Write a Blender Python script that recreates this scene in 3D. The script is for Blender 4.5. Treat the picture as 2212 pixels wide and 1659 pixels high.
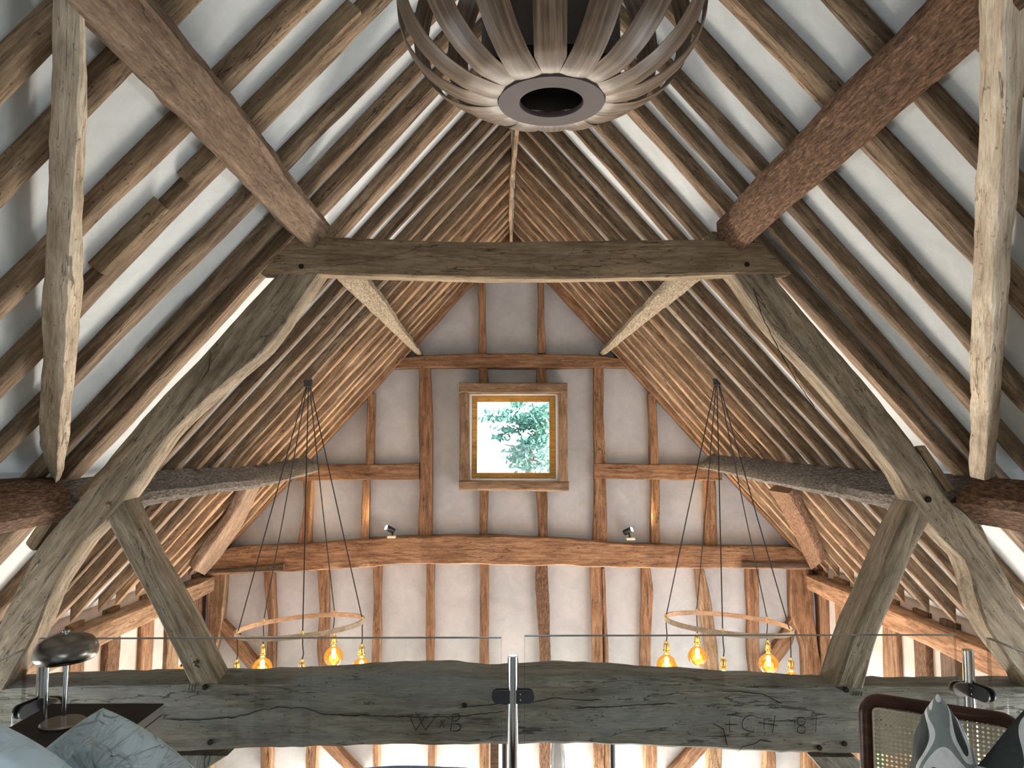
import bpy, bmesh, math, random
from mathutils import Vector, Matrix, noise
for o in list(bpy.data.objects): bpy.data.objects.remove(o)
SC = bpy.context.scene
COL = SC.collection
V = Vector
ZC = 1.85                       # eye height above the mezzanine floor
FPX = 1600.0                    # focal length in pixels of the 2212 wide frame

# ------------------------------------------------------------------ camera
YAW = math.atan((1106-1093)/FPX); PIT = math.atan((968-829.5)/FPX)
EYE = V((-0.057, 0.0, ZC))
cam = bpy.data.cameras.new('camera'); co = bpy.data.objects.new('camera', cam); COL.objects.link(co)
cam.sensor_width = 36; cam.lens = FPX/2212*36; cam.clip_start = 0.05; cam.clip_end = 200
co.location = EYE; co.rotation_euler = (math.pi/2+PIT, 0, -YAW)
SC.camera = co
FW = V((math.sin(YAW)*math.cos(PIT), math.cos(YAW)*math.cos(PIT), math.sin(PIT)))
RT = V((math.cos(YAW), -math.sin(YAW), 0)); UP = RT.cross(FW)

# ------------------------------------------------------------------ world
w = bpy.data.worlds.new('world'); SC.world = w; w.use_nodes = True
bg = w.node_tree.nodes['Background']
bg.inputs[0].default_value = (0.86, 0.95, 1.0, 1); bg.inputs[1].default_value = 3.2

SC.view_settings.view_transform = 'Standard'; SC.view_settings.look = 'None'
SC.view_settings.gamma = 1; SC.view_settings.use_curve_mapping = False
SC.view_settings.exposure = 0.0

# ------------------------------------------------------------------ daylight through the windows (area lights; the loft and low gable ones are added fill)
def area(name, loc, target, sx, sy, power, col, spread=180):
    l = bpy.data.lights.new(name, 'AREA'); l.shape = 'RECTANGLE'; l.size = sx; l.size_y = sy
    l.energy = power; l.color = col; l.spread = math.radians(spread)
    o = bpy.data.objects.new(name, l); COL.objects.link(o); o.location = loc
    d = V(target)-V(loc); o.rotation_euler = d.to_track_quat('-Z', 'Y').to_euler()
    return o
DAY = (0.90, 0.96, 1.0); WARM = (1.0, 0.86, 0.70)
area('hall_window_light_right', (3.14, 5.6, ZC-3.2), (-0.6, 7.8, ZC+0.9), 2.6, 1.9, 120, (.95, .97, 1.0))
area('hall_window_light_left', (-3.14, 5.9, ZC-3.3), (1.2, 6.6, ZC+0.3), 2.6, 2.0, 30, (1.0, .97, .95))
area('gable_low_fill_light', (0, 7.98, ZC-4.0), (0, 4.6, ZC+0.8), 4.6, .75, 690, (1.0, .91, .79))  # unseen fill, added to brighten the undersides of the rafters
area('loft_fill_light_right', (3.12, 2.55, ZC-1.62), (0.2, 2.4, ZC+1.0), 1.5, .34, 62, DAY)  # unseen fill at knee height, added to light the near bay from below
area('loft_fill_light_left', (-3.12, 2.55, ZC-1.62), (-0.2, 2.4, ZC+1.0), 1.5, .34, 50, DAY)  # its added counterpart on the left
area('rear_window_light', (0.0, -2.3, ZC-0.6), (0.0, 3.0, ZC-0.9), 2.4, 1.3, 24, (1, .97, .93))
# the sun comes low through the hall windows on the right and lands on the pale stone floor
sl = bpy.data.lights.new('sun', 'SUN'); sl.energy = 18; sl.color = (1.0, .90, .76); sl.angle = math.radians(1.5)
so_ = bpy.data.objects.new('sun', sl); COL.objects.link(so_); so_.location = (12, 6, 9)
so_.rotation_euler = V((-math.cos(math.radians(33)), .05, -math.sin(math.radians(33)))).to_track_quat('-Z', 'Y').to_euler()

# ------------------------------------------------------------------ helpers
def ray(x, y): return FW*FPX + RT*(x-1106) + UP*(829.5-y)
def aY(x, y, Y):
    d = ray(x, y); return EYE + d*((Y-EYE.y)/d.y)
def aX(x, y, X):
    d = ray(x, y); return EYE + d*((X-EYE.x)/d.x)
def aZ(x, y, Z):
    d = ray(x, y); return EYE + d*((Z-EYE.z)/d.z)
H, K = 2.27, 1.10               # roof soffit: z = ZC + H - K|x|
def aR(x, y, side, off=0.0):
    d = ray(x, y); h = H+off
    t = (h - K*side*EYE.x)/(d.z + K*side*d.x)
    return EYE + d*t
def rz(x, off=0.0): return ZC + H + off - K*abs(x)
def NI(side): return V((-side*K, 0, -1)).normalized()     # roof normal, into the room
def SD(side): return V((side, 0, -K)).normalized()        # down the slope

WM = {}
def fin(name, me, mats, M=None, parent=None):
    o = bpy.data.objects.new(name, me); COL.objects.link(o)
    if M is None: M = Matrix.Identity(4)
    for m in (mats if isinstance(mats, (list, tuple)) else [mats]): me.materials.append(m)
    o.matrix_basis = M
    if parent is not None:
        o.parent = parent; o.matrix_parent_inverse = WM[parent.name].inverted()
    WM[o.name] = M.copy()
    return o
def tag(o, label, cat, group=None, kind=None):
    if label: o['label'] = label
    if cat: o['category'] = cat
    if group: o['group'] = group
    if kind: o['kind'] = kind
    return o
def empty(name, loc, label, cat, group=None):
    o = bpy.data.objects.new(name, None); COL.objects.link(o); o.location = loc
    o.empty_display_size = .05
    WM[o.name] = Matrix.Translation(V(loc)); tag(o, label, cat, group); return o
def struct(o): o['kind'] = 'structure'; return o
def sharp(bm, ang=35):
    bm.normal_update()
    a = math.radians(ang)
    for f in bm.faces: f.smooth = True
    for e in bm.edges:
        if len(e.link_faces) == 2 and e.link_faces[0].normal.angle(e.link_faces[1].normal, 0) > a: e.smooth = False
def to_mesh(bm, name, M=None, ang=35):
    if M is not None: bm.transform(M.inverted())
    bmesh.ops.recalc_face_normals(bm, faces=bm.faces[:])
    sharp(bm, ang)
    me = bpy.data.meshes.new(name); bm.to_mesh(me); bm.free(); return me
def frame(c0, c1, zh):
    x = (c1-c0).normalized(); z = (zh - x*zh.dot(x)).normalized(); y = z.cross(x)
    M = Matrix.Identity(4)
    for i in range(3): M[i][0] = x[i]; M[i][1] = y[i]; M[i][2] = z[i]; M[i][3] = ((c0+c1)/2)[i]
    return M
def resample(st, step):
    # st: list of tuples of corner vectors; catmull-rom through them
    n = len(st); L = [0]
    cen = [sum(s, V())/len(s) for s in st]
    for i in range(1, n): L.append(L[-1]+(cen[i]-cen[i-1]).length)
    out = []; N = max(2, int(L[-1]/step))
    for j in range(N+1):
        d = L[-1]*j/N; i = 0
        while i < n-2 and L[i+1] < d: i += 1
        t = (d-L[i])/max(1e-9, L[i+1]-L[i])
        a = st[max(0, i-1)]; b = st[i]; c = st[i+1]; e = st[min(n-1, i+2)]
        row = []
        for k in range(len(b)):
            if n < 3: row.append(b[k].lerp(c[k], t)); continue
            p0, p1, p2, p3 = a[k], b[k], c[k], e[k]
            if i == 0: p0 = p1*2-p2
            if i == n-2: p3 = p2*2-p1
            q = .5*((2*p1)+(p2-p0)*t+(2*p0-5*p1+4*p2-p3)*t*t+(3*p1-p0-3*p2+p3)*t*t*t)
            row.append(p1.lerp(p2, t)*.5 + q*.5)
        out.append((d, row))
    return out
def loft(name, st, mat, parent=None, wav=.006, cham=.010, step=.07, rough=.0015, seed=0, wave_len=.55, sub=4):
    """a hewn timber through 4-corner stations (corner order goes round the section)"""
    rs = resample(st, step); bm = bmesh.new(); rings = []
    so = V((seed*7.31, seed*3.17, seed*1.7))
    for d, c in rs:
        ring = []
        for k in range(4):
            a, b = c[k], c[(k+1) % 4]; l = max(1e-4, (b-a).length)
            cf = min(.3, cham*(1+1.2*max(0, noise.noise(V((d*1.3, k*9.1, 0))+so)))/l)
            for j in range(sub):
                t = cf + (1-2*cf)*j/(sub-1)
                ring.append((a.lerp(b, t), k, t))
        cc = sum(c, V())/4
        rv = []
        for p, k, t in ring:
            q = p.copy()
            sh = noise.noise_vector(V((d/wave_len, k*3.3 if .2 < t < .8 else k*3.3, 5))+so)*wav
            # corners share the wobble of both sides
            k2 = (k+1) % 4
            sh2 = noise.noise_vector(V((d/wave_len, k2*3.3, 5))+so)*wav
            q += sh.lerp(sh2, t)
            q += noise.noise_vector(p*14+so)*rough*2
            rv.append(bm.verts.new(q))
        rings.append(rv)
    n = len(rings[0])
    for i in range(len(rings)-1):
        for j in range(n):
            bm.faces.new((rings[i][j], rings[i][(j+1) % n], rings[i+1][(j+1) % n], rings[i+1][j]))
    bm.faces.new(rings[0]); bm.faces.new(rings[-1])
    c0 = sum(st[0], V())/4; c1 = sum(st[-1], V())/4
    M = frame(c0, c1, st[0][3]-st[0][0])
    return fin(name, to_mesh(bm, name, M, 40), mat, M, parent)
def edges_slab(name, A, B, depth, mat, **kw):
    """A and B: the two long edges of the visible face (3D points), depth: vector away from it"""
    n = max(len(A), len(B))
    def rs(P):
        L = [0]
        for i in range(1, len(P)): L.append(L[-1]+(P[i]-P[i-1]).length)
        out = []
        m = max(n, 5)
        for j in range(m):
            d = L[-1]*j/(m-1); i = 0
            while i < len(P)-2 and L[i+1] < d: i += 1
            t = (d-L[i])/max(1e-9, L[i+1]-L[i]); out.append(P[i].lerp(P[i+1], t))
        return out
    if len(A) != len(B): A = rs(A); B = rs(B)
    st = [(a, b, b+depth, a+depth) for a, b in zip(A, B)]
    return loft(name, st, mat, **kw)
def box_bm(bm, lo, hi, bev=0):
    r = bmesh.ops.create_cube(bm, size=1)
    lo = V(lo); hi = V(hi)
    for v in r['verts']: v.co = V(((lo[i]+hi[i])/2+(hi[i]-lo[i])*v.co[i]) for i in range(3))
    if bev:
        es = list({e for v in r['verts'] for e in v.link_edges})
        bmesh.ops.bevel(bm, geom=es, offset=bev, segments=2, affect='EDGES')
def box(name, lo, hi, mat, parent=None, bev=0, M=None):
    c = (V(lo)+V(hi))/2; h = (V(hi)-V(lo))/2
    bm = bmesh.new(); box_bm(bm, -h, h, bev)
    T = (M or Matrix.Identity(4)) @ Matrix.Translation(c)
    me = bpy.data.meshes.new(name); bmesh.ops.recalc_face_normals(bm, faces=bm.faces[:]); sharp(bm); bm.to_mesh(me); bm.free()
    return fin(name, me, mat, T, parent)
def tube_bm(bm, pts, r, seg=8, closed=False, cap=True):
    pts = [V(p) for p in pts]; n = len(pts); rings = []
    rr = r if isinstance(r, (list, tuple)) else [r]*n
    prev = None
    for i, p in enumerate(pts):
        if closed: t = pts[(i+1) % n]-pts[i-1]
        else: t = pts[min(n-1, i+1)]-pts[max(0, i-1)]
        t.normalize()
        a = prev if prev is not None else (V((0, 0, 1)) if abs(t.z) < .9 else V((1, 0, 0)))
        a = (a - t*a.dot(t)).normalized(); b = t.cross(a); prev = a
        rings.append([bm.verts.new(p+(a*math.cos(2*math.pi*k/seg)+b*math.sin(2*math.pi*k/seg))*rr[i]) for k in range(seg)])
    m = n if closed else n-1
    for i in range(m):
        A = rings[i]; B = rings[(i+1) % n]
        for k in range(seg): bm.faces.new((A[k], A[(k+1) % seg], B[(k+1) % seg], B[k]))
    if cap and not closed: bm.faces.new(rings[0]); bm.faces.new(rings[-1])
def tube(name, pts, r, mat, parent=None, seg=8, closed=False):
    bm = bmesh.new(); tube_bm(bm, pts, r, seg, closed)
    M = Matrix.Translation(V(pts[0]))
    return fin(name, to_mesh(bm, name, M), mat, M, parent)
def lathe(name, prof, loc, mat, parent=None, seg=40, tilt=None, ang=35):
    bm = bmesh.new(); rings = []
    for r, z in prof:
        if r < 1e-5: rings.append([bm.verts.new((0, 0, z))])
        else: rings.append([bm.verts.new((r*math.cos(2*math.pi*k/seg), r*math.sin(2*math.pi*k/seg), z)) for k in range(seg)])
    for A, B in zip(rings, rings[1:]):
        for k in range(seg):
            k2 = (k+1) % seg
            if len(A) == 1 and len(B) == 1: continue
            if len(A) == 1: bm.faces.new((A[0], B[k2], B[k]))
            elif len(B) == 1: bm.faces.new((A[k], A[k2], B[0]))
            else: bm.faces.new((A[k], A[k2], B[k2], B[k]))
    M = Matrix.Translation(V(loc))
    if tilt is not None: M = M @ tilt
    me = to_mesh(bm, name, None, ang)
    return fin(name, me, mat, M, parent)

# ------------------------------------------------------------------ materials
def N(nt, t, **kw):
    n = nt.nodes.new(t)
    for k, v in kw.items(): setattr(n, k, v)
    return n
def base(name):
    m = bpy.data.materials.new(name); m.use_nodes = True; nt = m.node_tree
    return m, nt, nt.nodes['Principled BSDF']
def coords(nt, scale, rnd=True, src='Object'):
    tc = N(nt, 'ShaderNodeTexCoord'); mp = N(nt, 'ShaderNodeMapping'); mp.inputs['Scale'].default_value = scale
    nt.links.new(tc.outputs[src], mp.inputs[0])
    if not rnd: return mp.outputs[0]
    oi = N(nt, 'ShaderNodeObjectInfo'); mu = N(nt, 'ShaderNodeMath', operation='MULTIPLY'); mu.inputs[1].default_value = 37.0
    nt.links.new(oi.outputs['Random'], mu.inputs[0])
    ad = N(nt, 'ShaderNodeVectorMath', operation='ADD'); nt.links.new(mp.outputs[0], ad.inputs[0]); nt.links.new(mu.outputs[0], ad.inputs[1])
    return ad.outputs[0]
def noi(nt, co, s, det=5, ro=.6, dist=0):
    n = N(nt, 'ShaderNodeTexNoise'); n.inputs['Scale'].default_value = s; n.inputs['Detail'].default_value = det
    n.inputs['Roughness'].default_value = ro; n.inputs['Distortion'].default_value = dist
    nt.links.new(co, n.inputs['Vector']); return n.outputs['Fac']
def ramp(nt, fac, pts):
    r = N(nt, 'ShaderNodeValToRGB'); el = r.color_ramp.elements
    el[0].position, el[0].color = pts[0][0], (*pts[0][1], 1); el[1].position, el[1].color = pts[-1][0], (*pts[-1][1], 1)
    for p, c in pts[1:-1]:
        e = el.new(p); e.color = (*c, 1)
    nt.links.new(fac, r.inputs[0]); return r.outputs[0]
def mix(nt, a, b, f, mode='MIX'):
    m = N(nt, 'ShaderNodeMix', data_type='RGBA', blend_type=mode)
    for s, i in ((f, 0), (a, 6), (b, 7)):
        if isinstance(s, (int, float)): m.inputs[i].default_value = s
        elif isinstance(s, tuple): m.inputs[i].default_value = (*s, 1)
        else: nt.links.new(s, m.inputs[i])
    return m.outputs[2]
def oak(name, dark, mid, light, stain=None, bark=0.0, crack=1.0, rough=.8, var=.22, bump=.5, grey=None):
    m, nt, bs = base(name)
    g = coords(nt, (1.6, 16, 16)); c = coords(nt, (1, 1, 1))
    f = noi(nt, g, 2.0, 7, .68, .6)
    col = ramp(nt, f, [(.30, dark), (.50, mid), (.70, light)])
    if grey is not None:
        gf = noi(nt, coords(nt, (.8, 2.2, 2.2)), 2.2, 5, .6)
        gr = ramp(nt, gf, [(.42, (0, 0, 0)), (.62, (1, 1, 1))])
        col = mix(nt, col, grey, mix(nt, (0, 0, 0), gr, .75))
    big = noi(nt, c, 3.2, 5, .65)
    bf = ramp(nt, big, [(.32, (.62, .58, .54)), (.5, (1, 1, 1)), (.7, (1.18, 1.14, 1.08))])
    col = mix(nt, col, bf, .8, 'MULTIPLY')
    # shakes along the grain
    ck = noi(nt, coords(nt, (.9, 9, 9)), 2.1, 4, .5, .4)
    ab = N(nt, 'ShaderNodeMath', operation='SUBTRACT'); nt.links.new(ck, ab.inputs[0]); ab.inputs[1].default_value = .5
    aa = N(nt, 'ShaderNodeMath', operation='ABSOLUTE'); nt.links.new(ab.outputs[0], aa.inputs[0])
    br = noi(nt, coords(nt, (1.5, 3, 3)), 1.7, 3)
    cm = N(nt, 'ShaderNodeMath', operation='MULTIPLY_ADD'); nt.links.new(br, cm.inputs[0]); cm.inputs[1].default_value = .05*crack; cm.inputs[2].default_value = -.0215*crack
    lt = N(nt, 'ShaderNodeMath', operation='LESS_THAN'); nt.links.new(aa.outputs[0], lt.inputs[0]); nt.links.new(cm.outputs[0], lt.inputs[1])
    sc = N(nt, 'ShaderNodeMath', operation='MULTIPLY'); nt.links.new(lt.outputs[0], sc.inputs[0]); sc.inputs[1].default_value = .72
    col = mix(nt, col, tuple(x*.22 for x in dark), sc.outputs[0])
    fs = noi(nt, coords(nt, (6, 60, 60)), 3, 4, .7); col = mix(nt, col, ramp(nt, fs, [(.34, (.62, .60, .58)), (.5, (1, 1, 1)), (.68, (1.22, 1.2, 1.18))]), .75, 'MULTIPLY')
    # knots and worm holes
    vo = N(nt, 'ShaderNodeTexVoronoi'); vo.inputs['Scale'].default_value = 26; nt.links.new(coords(nt, (1, 1, 1)), vo.inputs['Vector'])
    vl = N(nt, 'ShaderNodeMath', operation='LESS_THAN'); nt.links.new(vo.outputs['Distance'], vl.inputs[0]); vl.inputs[1].default_value = .11
    vm = N(nt, 'ShaderNodeMath', operation='MULTIPLY'); nt.links.new(vl.outputs[0], vm.inputs[0]); vm.inputs[1].default_value = .6
    col = mix(nt, col, tuple(x*.4 for x in dark), vm.outputs[0])
    h = f
    if bark:
        bn = noi(nt, coords(nt, (6, 34, 34)), 3.5, 6, .75, .3)
        bc = ramp(nt, bn, [(.38, tuple(x*.35 for x in dark)), (.52, mid), (.66, tuple(min(1, x*1.25) for x in light))])
        col = mix(nt, col, bc, bark); h = bn
    oi = N(nt, 'ShaderNodeObjectInfo'); mr = N(nt, 'ShaderNodeMapRange'); nt.links.new(oi.outputs['Random'], mr.inputs[0])
    mr.inputs[3].default_value = 1-var; mr.inputs[4].default_value = 1+var
    hs = N(nt, 'ShaderNodeHueSaturation'); nt.links.new(mr.outputs[0], hs.inputs['Value']); nt.links.new(col, hs.inputs['Color'])
    nt.links.new(hs.outputs[0], bs.inputs['Base Color'])
    bs.inputs['Roughness'].default_value = rough; bs.inputs['Specular IOR Level'].default_value = .25
    bp = N(nt, 'ShaderNodeBump'); bp.inputs['Strength'].default_value = bump; bp.inputs['Distance'].default_value = .012+.02*bark
    nt.links.new(h, bp.inputs['Height']); nt.links.new(bp.outputs[0], bs.inputs['Normal'])
    return m
def veneer(name, dark, mid, light, rough=.36):
    m, nt, bs = base(name)
    f = noi(nt, coords(nt, (1.2, 46, 4)), 2.2, 6, .62, .15); g = noi(nt, coords(nt, (2, 160, 10)), 3, 3)
    col = mix(nt, ramp(nt, f, [(.34, dark), (.5, mid), (.68, light)]), ramp(nt, g, [(.35, (.8, .8, .8)), (.65, (1.15, 1.15, 1.15))]), .8, 'MULTIPLY')
    nt.links.new(col, bs.inputs['Base Color']); bs.inputs['Roughness'].default_value = rough; bs.inputs['Specular IOR Level'].default_value = .5
    return m
def plaster(name, c1, c2, c3):
    m, nt, bs = base(name)
    c = coords(nt, (1, 1, 1), False)
    a = noi(nt, c, 1.7, 6, .62, .5); b = noi(nt, c, 9, 6, .7, .8)
    col = mix(nt, ramp(nt, a, [(.3, c1), (.5, c2), (.72, c3)]), ramp(nt, b, [(.35, tuple(x*.93 for x in c2)), (.65, tuple(min(1, x*1.04) for x in c3))]), .4)
    nt.links.new(col, bs.inputs['Base Color']); bs.inputs['Roughness'].default_value = .85; bs.inputs['Specular IOR Level'].default_value = .2
    bp = N(nt, 'ShaderNodeBump'); bp.inputs['Strength'].default_value = .25; bp.inputs['Distance'].default_value = .01
    nt.links.new(b, bp.inputs['Height']); nt.links.new(bp.outputs[0], bs.inputs['Normal']); return m
def plain(name, col, rough=.5, metal=0, spec=.5, var=None, alpha=None):
    m, nt, bs = base(name)
    bs.inputs['Base Color'].default_value = (*col, 1); bs.inputs['Roughness'].default_value = rough; bs.inputs['Metallic'].default_value = metal
    bs.inputs['Specular IOR Level'].default_value = spec
    if var:
        f = noi(nt, coords(nt, var[0]), var[1], 5, .6)
        nt.links.new(ramp(nt, f, [(.3, tuple(x*var[2] for x in col)), (.7, tuple(min(1, x*var[3]) for x in col))]), bs.inputs['Base Color'])
    return m
def emis(name, col, s):
    m, nt, bs = base(name); bs.inputs['Base Color'].default_value = (*col, 1)
    bs.inputs['Emission Color'].default_value = (*col, 1); bs.inputs['Emission Strength'].default_value = s; return m
def glassy(name, col, refl=.08, rough=0.02, tint=1.0):
    m = bpy.data.materials.new(name); m.use_nodes = True; nt = m.node_tree; nt.nodes.clear()
    out = N(nt, 'ShaderNodeOutputMaterial'); tr = N(nt, 'ShaderNodeBsdfTransparent'); tr.inputs[0].default_value = (*col, 1)
    gl = N(nt, 'ShaderNodeBsdfGlossy'); gl.inputs['Roughness'].default_value = rough
    fr = N(nt, 'ShaderNodeFresnel'); fr.inputs[0].default_value = 1.45
    ge = N(nt, 'ShaderNodeNewGeometry'); iv = N(nt, 'ShaderNodeMath', operation='SUBTRACT'); iv.inputs[0].default_value = 1; nt.links.new(ge.outputs['Backfacing'], iv.inputs[1])
    mu = N(nt, 'ShaderNodeMath', operation='MULTIPLY'); nt.links.new(fr.outputs[0], mu.inputs[0]); nt.links.new(iv.outputs[0], mu.inputs[1])
    mx = N(nt, 'ShaderNodeMixShader'); nt.links.new(mu.outputs[0], mx.inputs[0]); nt.links.new(tr.outputs[0], mx.inputs[1]); nt.links.new(gl.outputs[0], mx.inputs[2])
    nt.links.new(mx.outputs[0], out.inputs[0]); return m

RAFT = oak('weathered_oak_rafter', (.075, .050, .031), (.175, .120, .077), (.33, .245, .165), var=.22)
RAFTW = oak('warm_oak_rafter', (.105, .062, .035), (.225, .142, .085), (.39, .275, .175), var=.18)
GAB = oak('orange_brown_oak', (.095, .048, .026), (.235, .130, .073), (.37, .222, .13), var=.16)
TRU = oak('grey_brown_oak', (.098, .073, .050), (.205, .165, .115), (.33, .275, .20), var=.08)
TIE = oak('grey_green_oak', (.078, .073, .058), (.165, .153, .122), (.27, .25, .205), var=.03, crack=1.5, bump=.65, grey=(.20, .205, .20))
COLL = oak('brown_oak_collar', (.115, .078, .045), (.215, .155, .095), (.31, .235, .15), var=.05)
PURD = oak('dark_brown_purlin_oak', (.075, .046, .03), (.175, .118, .08), (.31, .225, .16), var=.05, bark=.25)
PURB = oak('red_brown_bark_oak', (.09, .044, .024), (.185, .098, .054), (.32, .19, .11), var=.05, bark=.85, bump=.8)
PURG = oak('grey_bark_oak', (.06, .052, .047), (.155, .135, .122), (.30, .27, .245), var=.05, bark=.8, bump=.9)
PURY = oak('pale_bark_oak', (.20, .15, .10), (.42, .34, .24), (.60, .52, .40), var=.05, bark=.7, bump=.9)
PALE = oak('pale_bleached_oak', (.32, .24, .16), (.60, .50, .38), (.76, .69, .57), var=.04, bark=.12)
DARKB = oak('dark_brown_board', (.05, .03, .02), (.10, .065, .042), (.16, .11, .075), var=.1)
SIDEP = plaster('lime_plaster_warm', (.31, .27, .255), (.40, .355, .335), (.47, .425, .405))
GABP = plaster('lime_plaster_grey', (.33, .345, .365), (.435, .45, .475), (.53, .545, .565))
CEIP = plaster('lime_plaster_cool', (.36, .395, .41), (.47, .505, .525), (.56, .60, .62))
CHROME = plain('polished_steel', (.75, .77, .80), .12, 1)
BRUSH = plain('brushed_nickel', (.34, .32, .29), .3, 1)
BLACK = plain('black_metal', (.02, .02, .023), .45, .3)
DGREY = plain('dark_grey_metal', (.045, .047, .055), .5, .4)
BRASS = plain('polished_brass', (.72, .48, .18), .22, 1)
CORD = plain('black_fabric_cord', (.008, .008, .01), .8)
INK = plain('dark_gouge', (.022, .018, .014), .95, 0, .05)
GLASS = glassy('clear_pane', (.97, .985, .98))
# ================================================================== THE SETTING
def quad_slab(name, pts, th, mat):
    """pts: outline (3D, planar), th: thickness vector"""
    bm = bmesh.new(); a = [bm.verts.new(p) for p in pts]; b = [bm.verts.new(V(p)+V(th)) for p in pts]
    bm.faces.new(a); bm.faces.new(b)
    for i in range(len(a)):
        j = (i+1) % len(a); bm.faces.new((a[i], a[j], b[j], b[i]))
    c = sum((V(p) for p in pts), V())/len(pts); M = Matrix.Translation(c)
    return fin(name, to_mesh(bm, name, M), mat, M)
OFF = .088                       # plaster lies this far (vertically) above the soffits of the rafters
XE, YB, YF = 3.30, 8.10, -2.6
def ceil_strip(bm, side, nx=60, ny=90):
    g = []
    for i in range(nx+1):
        x = side*XE*i/nx; row = []
        for j in range(ny+1):
            y = YF-.1+(YB+.15-YF+.1)*j/ny
            z = rz(x, OFF+.032*min(1, max(0, (y-3.1)/1.0)))+.010*noise.noise(V((x*1.1, y*1.3, side)))
            row.append(bm.verts.new((x, y, z)))
        g.append(row)
    t = [[bm.verts.new(v.co+V((0, 0, .12))) for v in (r[0], r[-1])] for r in g]
    for i in range(nx):
        for j in range(ny): bm.faces.new((g[i][j], g[i+1][j], g[i+1][j+1], g[i][j+1]))
        bm.faces.new((t[i][0], t[i][1], t[i+1][1], t[i+1][0]))
bm = bmesh.new(); ceil_strip(bm, -1); ceil_strip(bm, 1)
struct(fin('ceiling', to_mesh(bm, 'ceiling', None, 60), CEIP))

ZG = ZC-4.6
def wall_with_hole(name, plane, u0, u1, z0, z1, holes, th, mat):
    """plane 'x' or 'y' at a value; boxes around rectangular holes"""
    ax, val = plane; bm = bmesh.new()
    us = sorted({u0, u1, *[h[0] for h in holes], *[h[1] for h in holes]}); zs = sorted({z0, z1, *[h[2] for h in holes], *[h[3] for h in holes]})
    for i in range(len(us)-1):
        for j in range(len(zs)-1):
            cu = (us[i]+us[i+1])/2; cz = (zs[j]+zs[j+1])/2
            if any(h[0] < cu < h[1] and h[2] < cz < h[3] for h in holes): continue
            a = (us[i], zs[j]); b = (us[i+1], zs[j+1])
            if ax == 'x': box_bm(bm, (min(val, val+th), a[0], a[1]), (max(val, val+th), b[0], b[1]))
            else: box_bm(bm, (a[0], min(val, val+th), a[1]), (b[0], max(val, val+th), b[1]))
    bmesh.ops.remove_doubles(bm, verts=bm.verts[:], dist=1e-5)
    return struct(fin(name, to_mesh(bm, name), mat))
# gable wall: lower rectangle + window hole, upper part as a gable outline
WX0, WX1 = aY(1014, 950, 8.0).x, aY(1206, 950, 8.0).x
WZ1, WZ0 = aY(1106, 849, 8.0).z, aY(1106, 1039, 8.0).z
def gable(name, Y, th, hole, mat):
    bm = bmesh.new()
    def poly(pts):
        a = [bm.verts.new((x, Y, z)) for x, z in pts]; b = [bm.verts.new((x, Y+th, z)) for x, z in pts]
        bm.faces.new(a); bm.faces.new(b)
        for i in range(len(a)):
            j = (i+1) % len(a); bm.faces.new((a[i], a[j], b[j], b[i]))
    o = OFF+.10; xt = lambda z: (ZC+H+o-z)/K
    zb = ZC+H+o-K*XE
    if hole:
        x0, x1, z0, z1 = hole
        gz0, gz1 = ZC-4.42, ZC-3.58
        poly([(-XE, ZG), (XE, ZG), (XE, gz0), (-XE, gz0)]); poly([(-XE, gz0), (-2.4, gz0), (-2.4, gz1), (-XE, gz1)]); poly([(2.4, gz0), (XE, gz0), (XE, gz1), (2.4, gz1)])
        poly([(-XE, gz1), (XE, gz1), (XE, zb), (-XE, zb)])
        poly([(-XE, zb), (XE, zb), (xt(z0), z0), (-xt(z0), z0)])
        poly([(-xt(z0), z0), (x0, z0), (x0, z1), (-xt(z1), z1)])
        poly([(x1, z0), (xt(z0), z0), (xt(z1), z1), (x1, z1)])
        poly([(-xt(z1), z1), (xt(z1), z1), (0, ZC+H+o)])
    else:
        poly([(-XE, ZG), (XE, ZG), (XE, zb), (0, ZC+H+o), (-XE, zb)])
    return struct(fin(name, to_mesh(bm, name), mat))
gable('wall_back', YB, .22, (WX0, WX1, WZ0, WZ1), GABP)
FL = plain('pale_limestone_floor', (.74, .68, .60), .6, 0, .3, ((1, 1, 1), 3, .85, 1.1))
OAKF = plain('pale_oak_floor', (.50, .40, .29), .5, 0, .3, ((.8, 9, 9), 3, .75, 1.2))
ztop = rz(XE, OFF)+.12
wall_with_hole('wall_left', ('x', -XE), YF, YB+.2, ZG, ztop, [(4.2, 7.8, ZC-4.5, ZC-2.15), (1.8, 3.0, ZC-1.80, ZC-1.42)], -.2, SIDEP)
wall_with_hole('wall_right', ('x', XE), YF, YB+.2, ZG, ztop, [(4.2, 7.8, ZC-4.5, ZC-2.15), (1.8, 3.0, ZC-1.80, ZC-1.42)], .2, SIDEP)
gable('wall_front', YF-.2, .2, (-1.3, 1.3, ZC-1.3, ZC+.1), GABP)
struct(box('floor', (-XE-.2, 3.05, ZG-.15), (XE+.2, YB+.2, ZG), FL))
struct(box('floor_mezzanine', (-XE, YF, ZC-2.10), (XE, 3.42, ZC-1.85), OAKF))
struct(box('trim_mezzanine_edge', (-XE, 3.425, ZC-2.2), (XE, 3.455, ZC-1.85), OAKF))
struct(box('wall_partition', (-XE, 3.05, ZG), (XE, 3.2, ZC-2.105), SIDEP))

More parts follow.
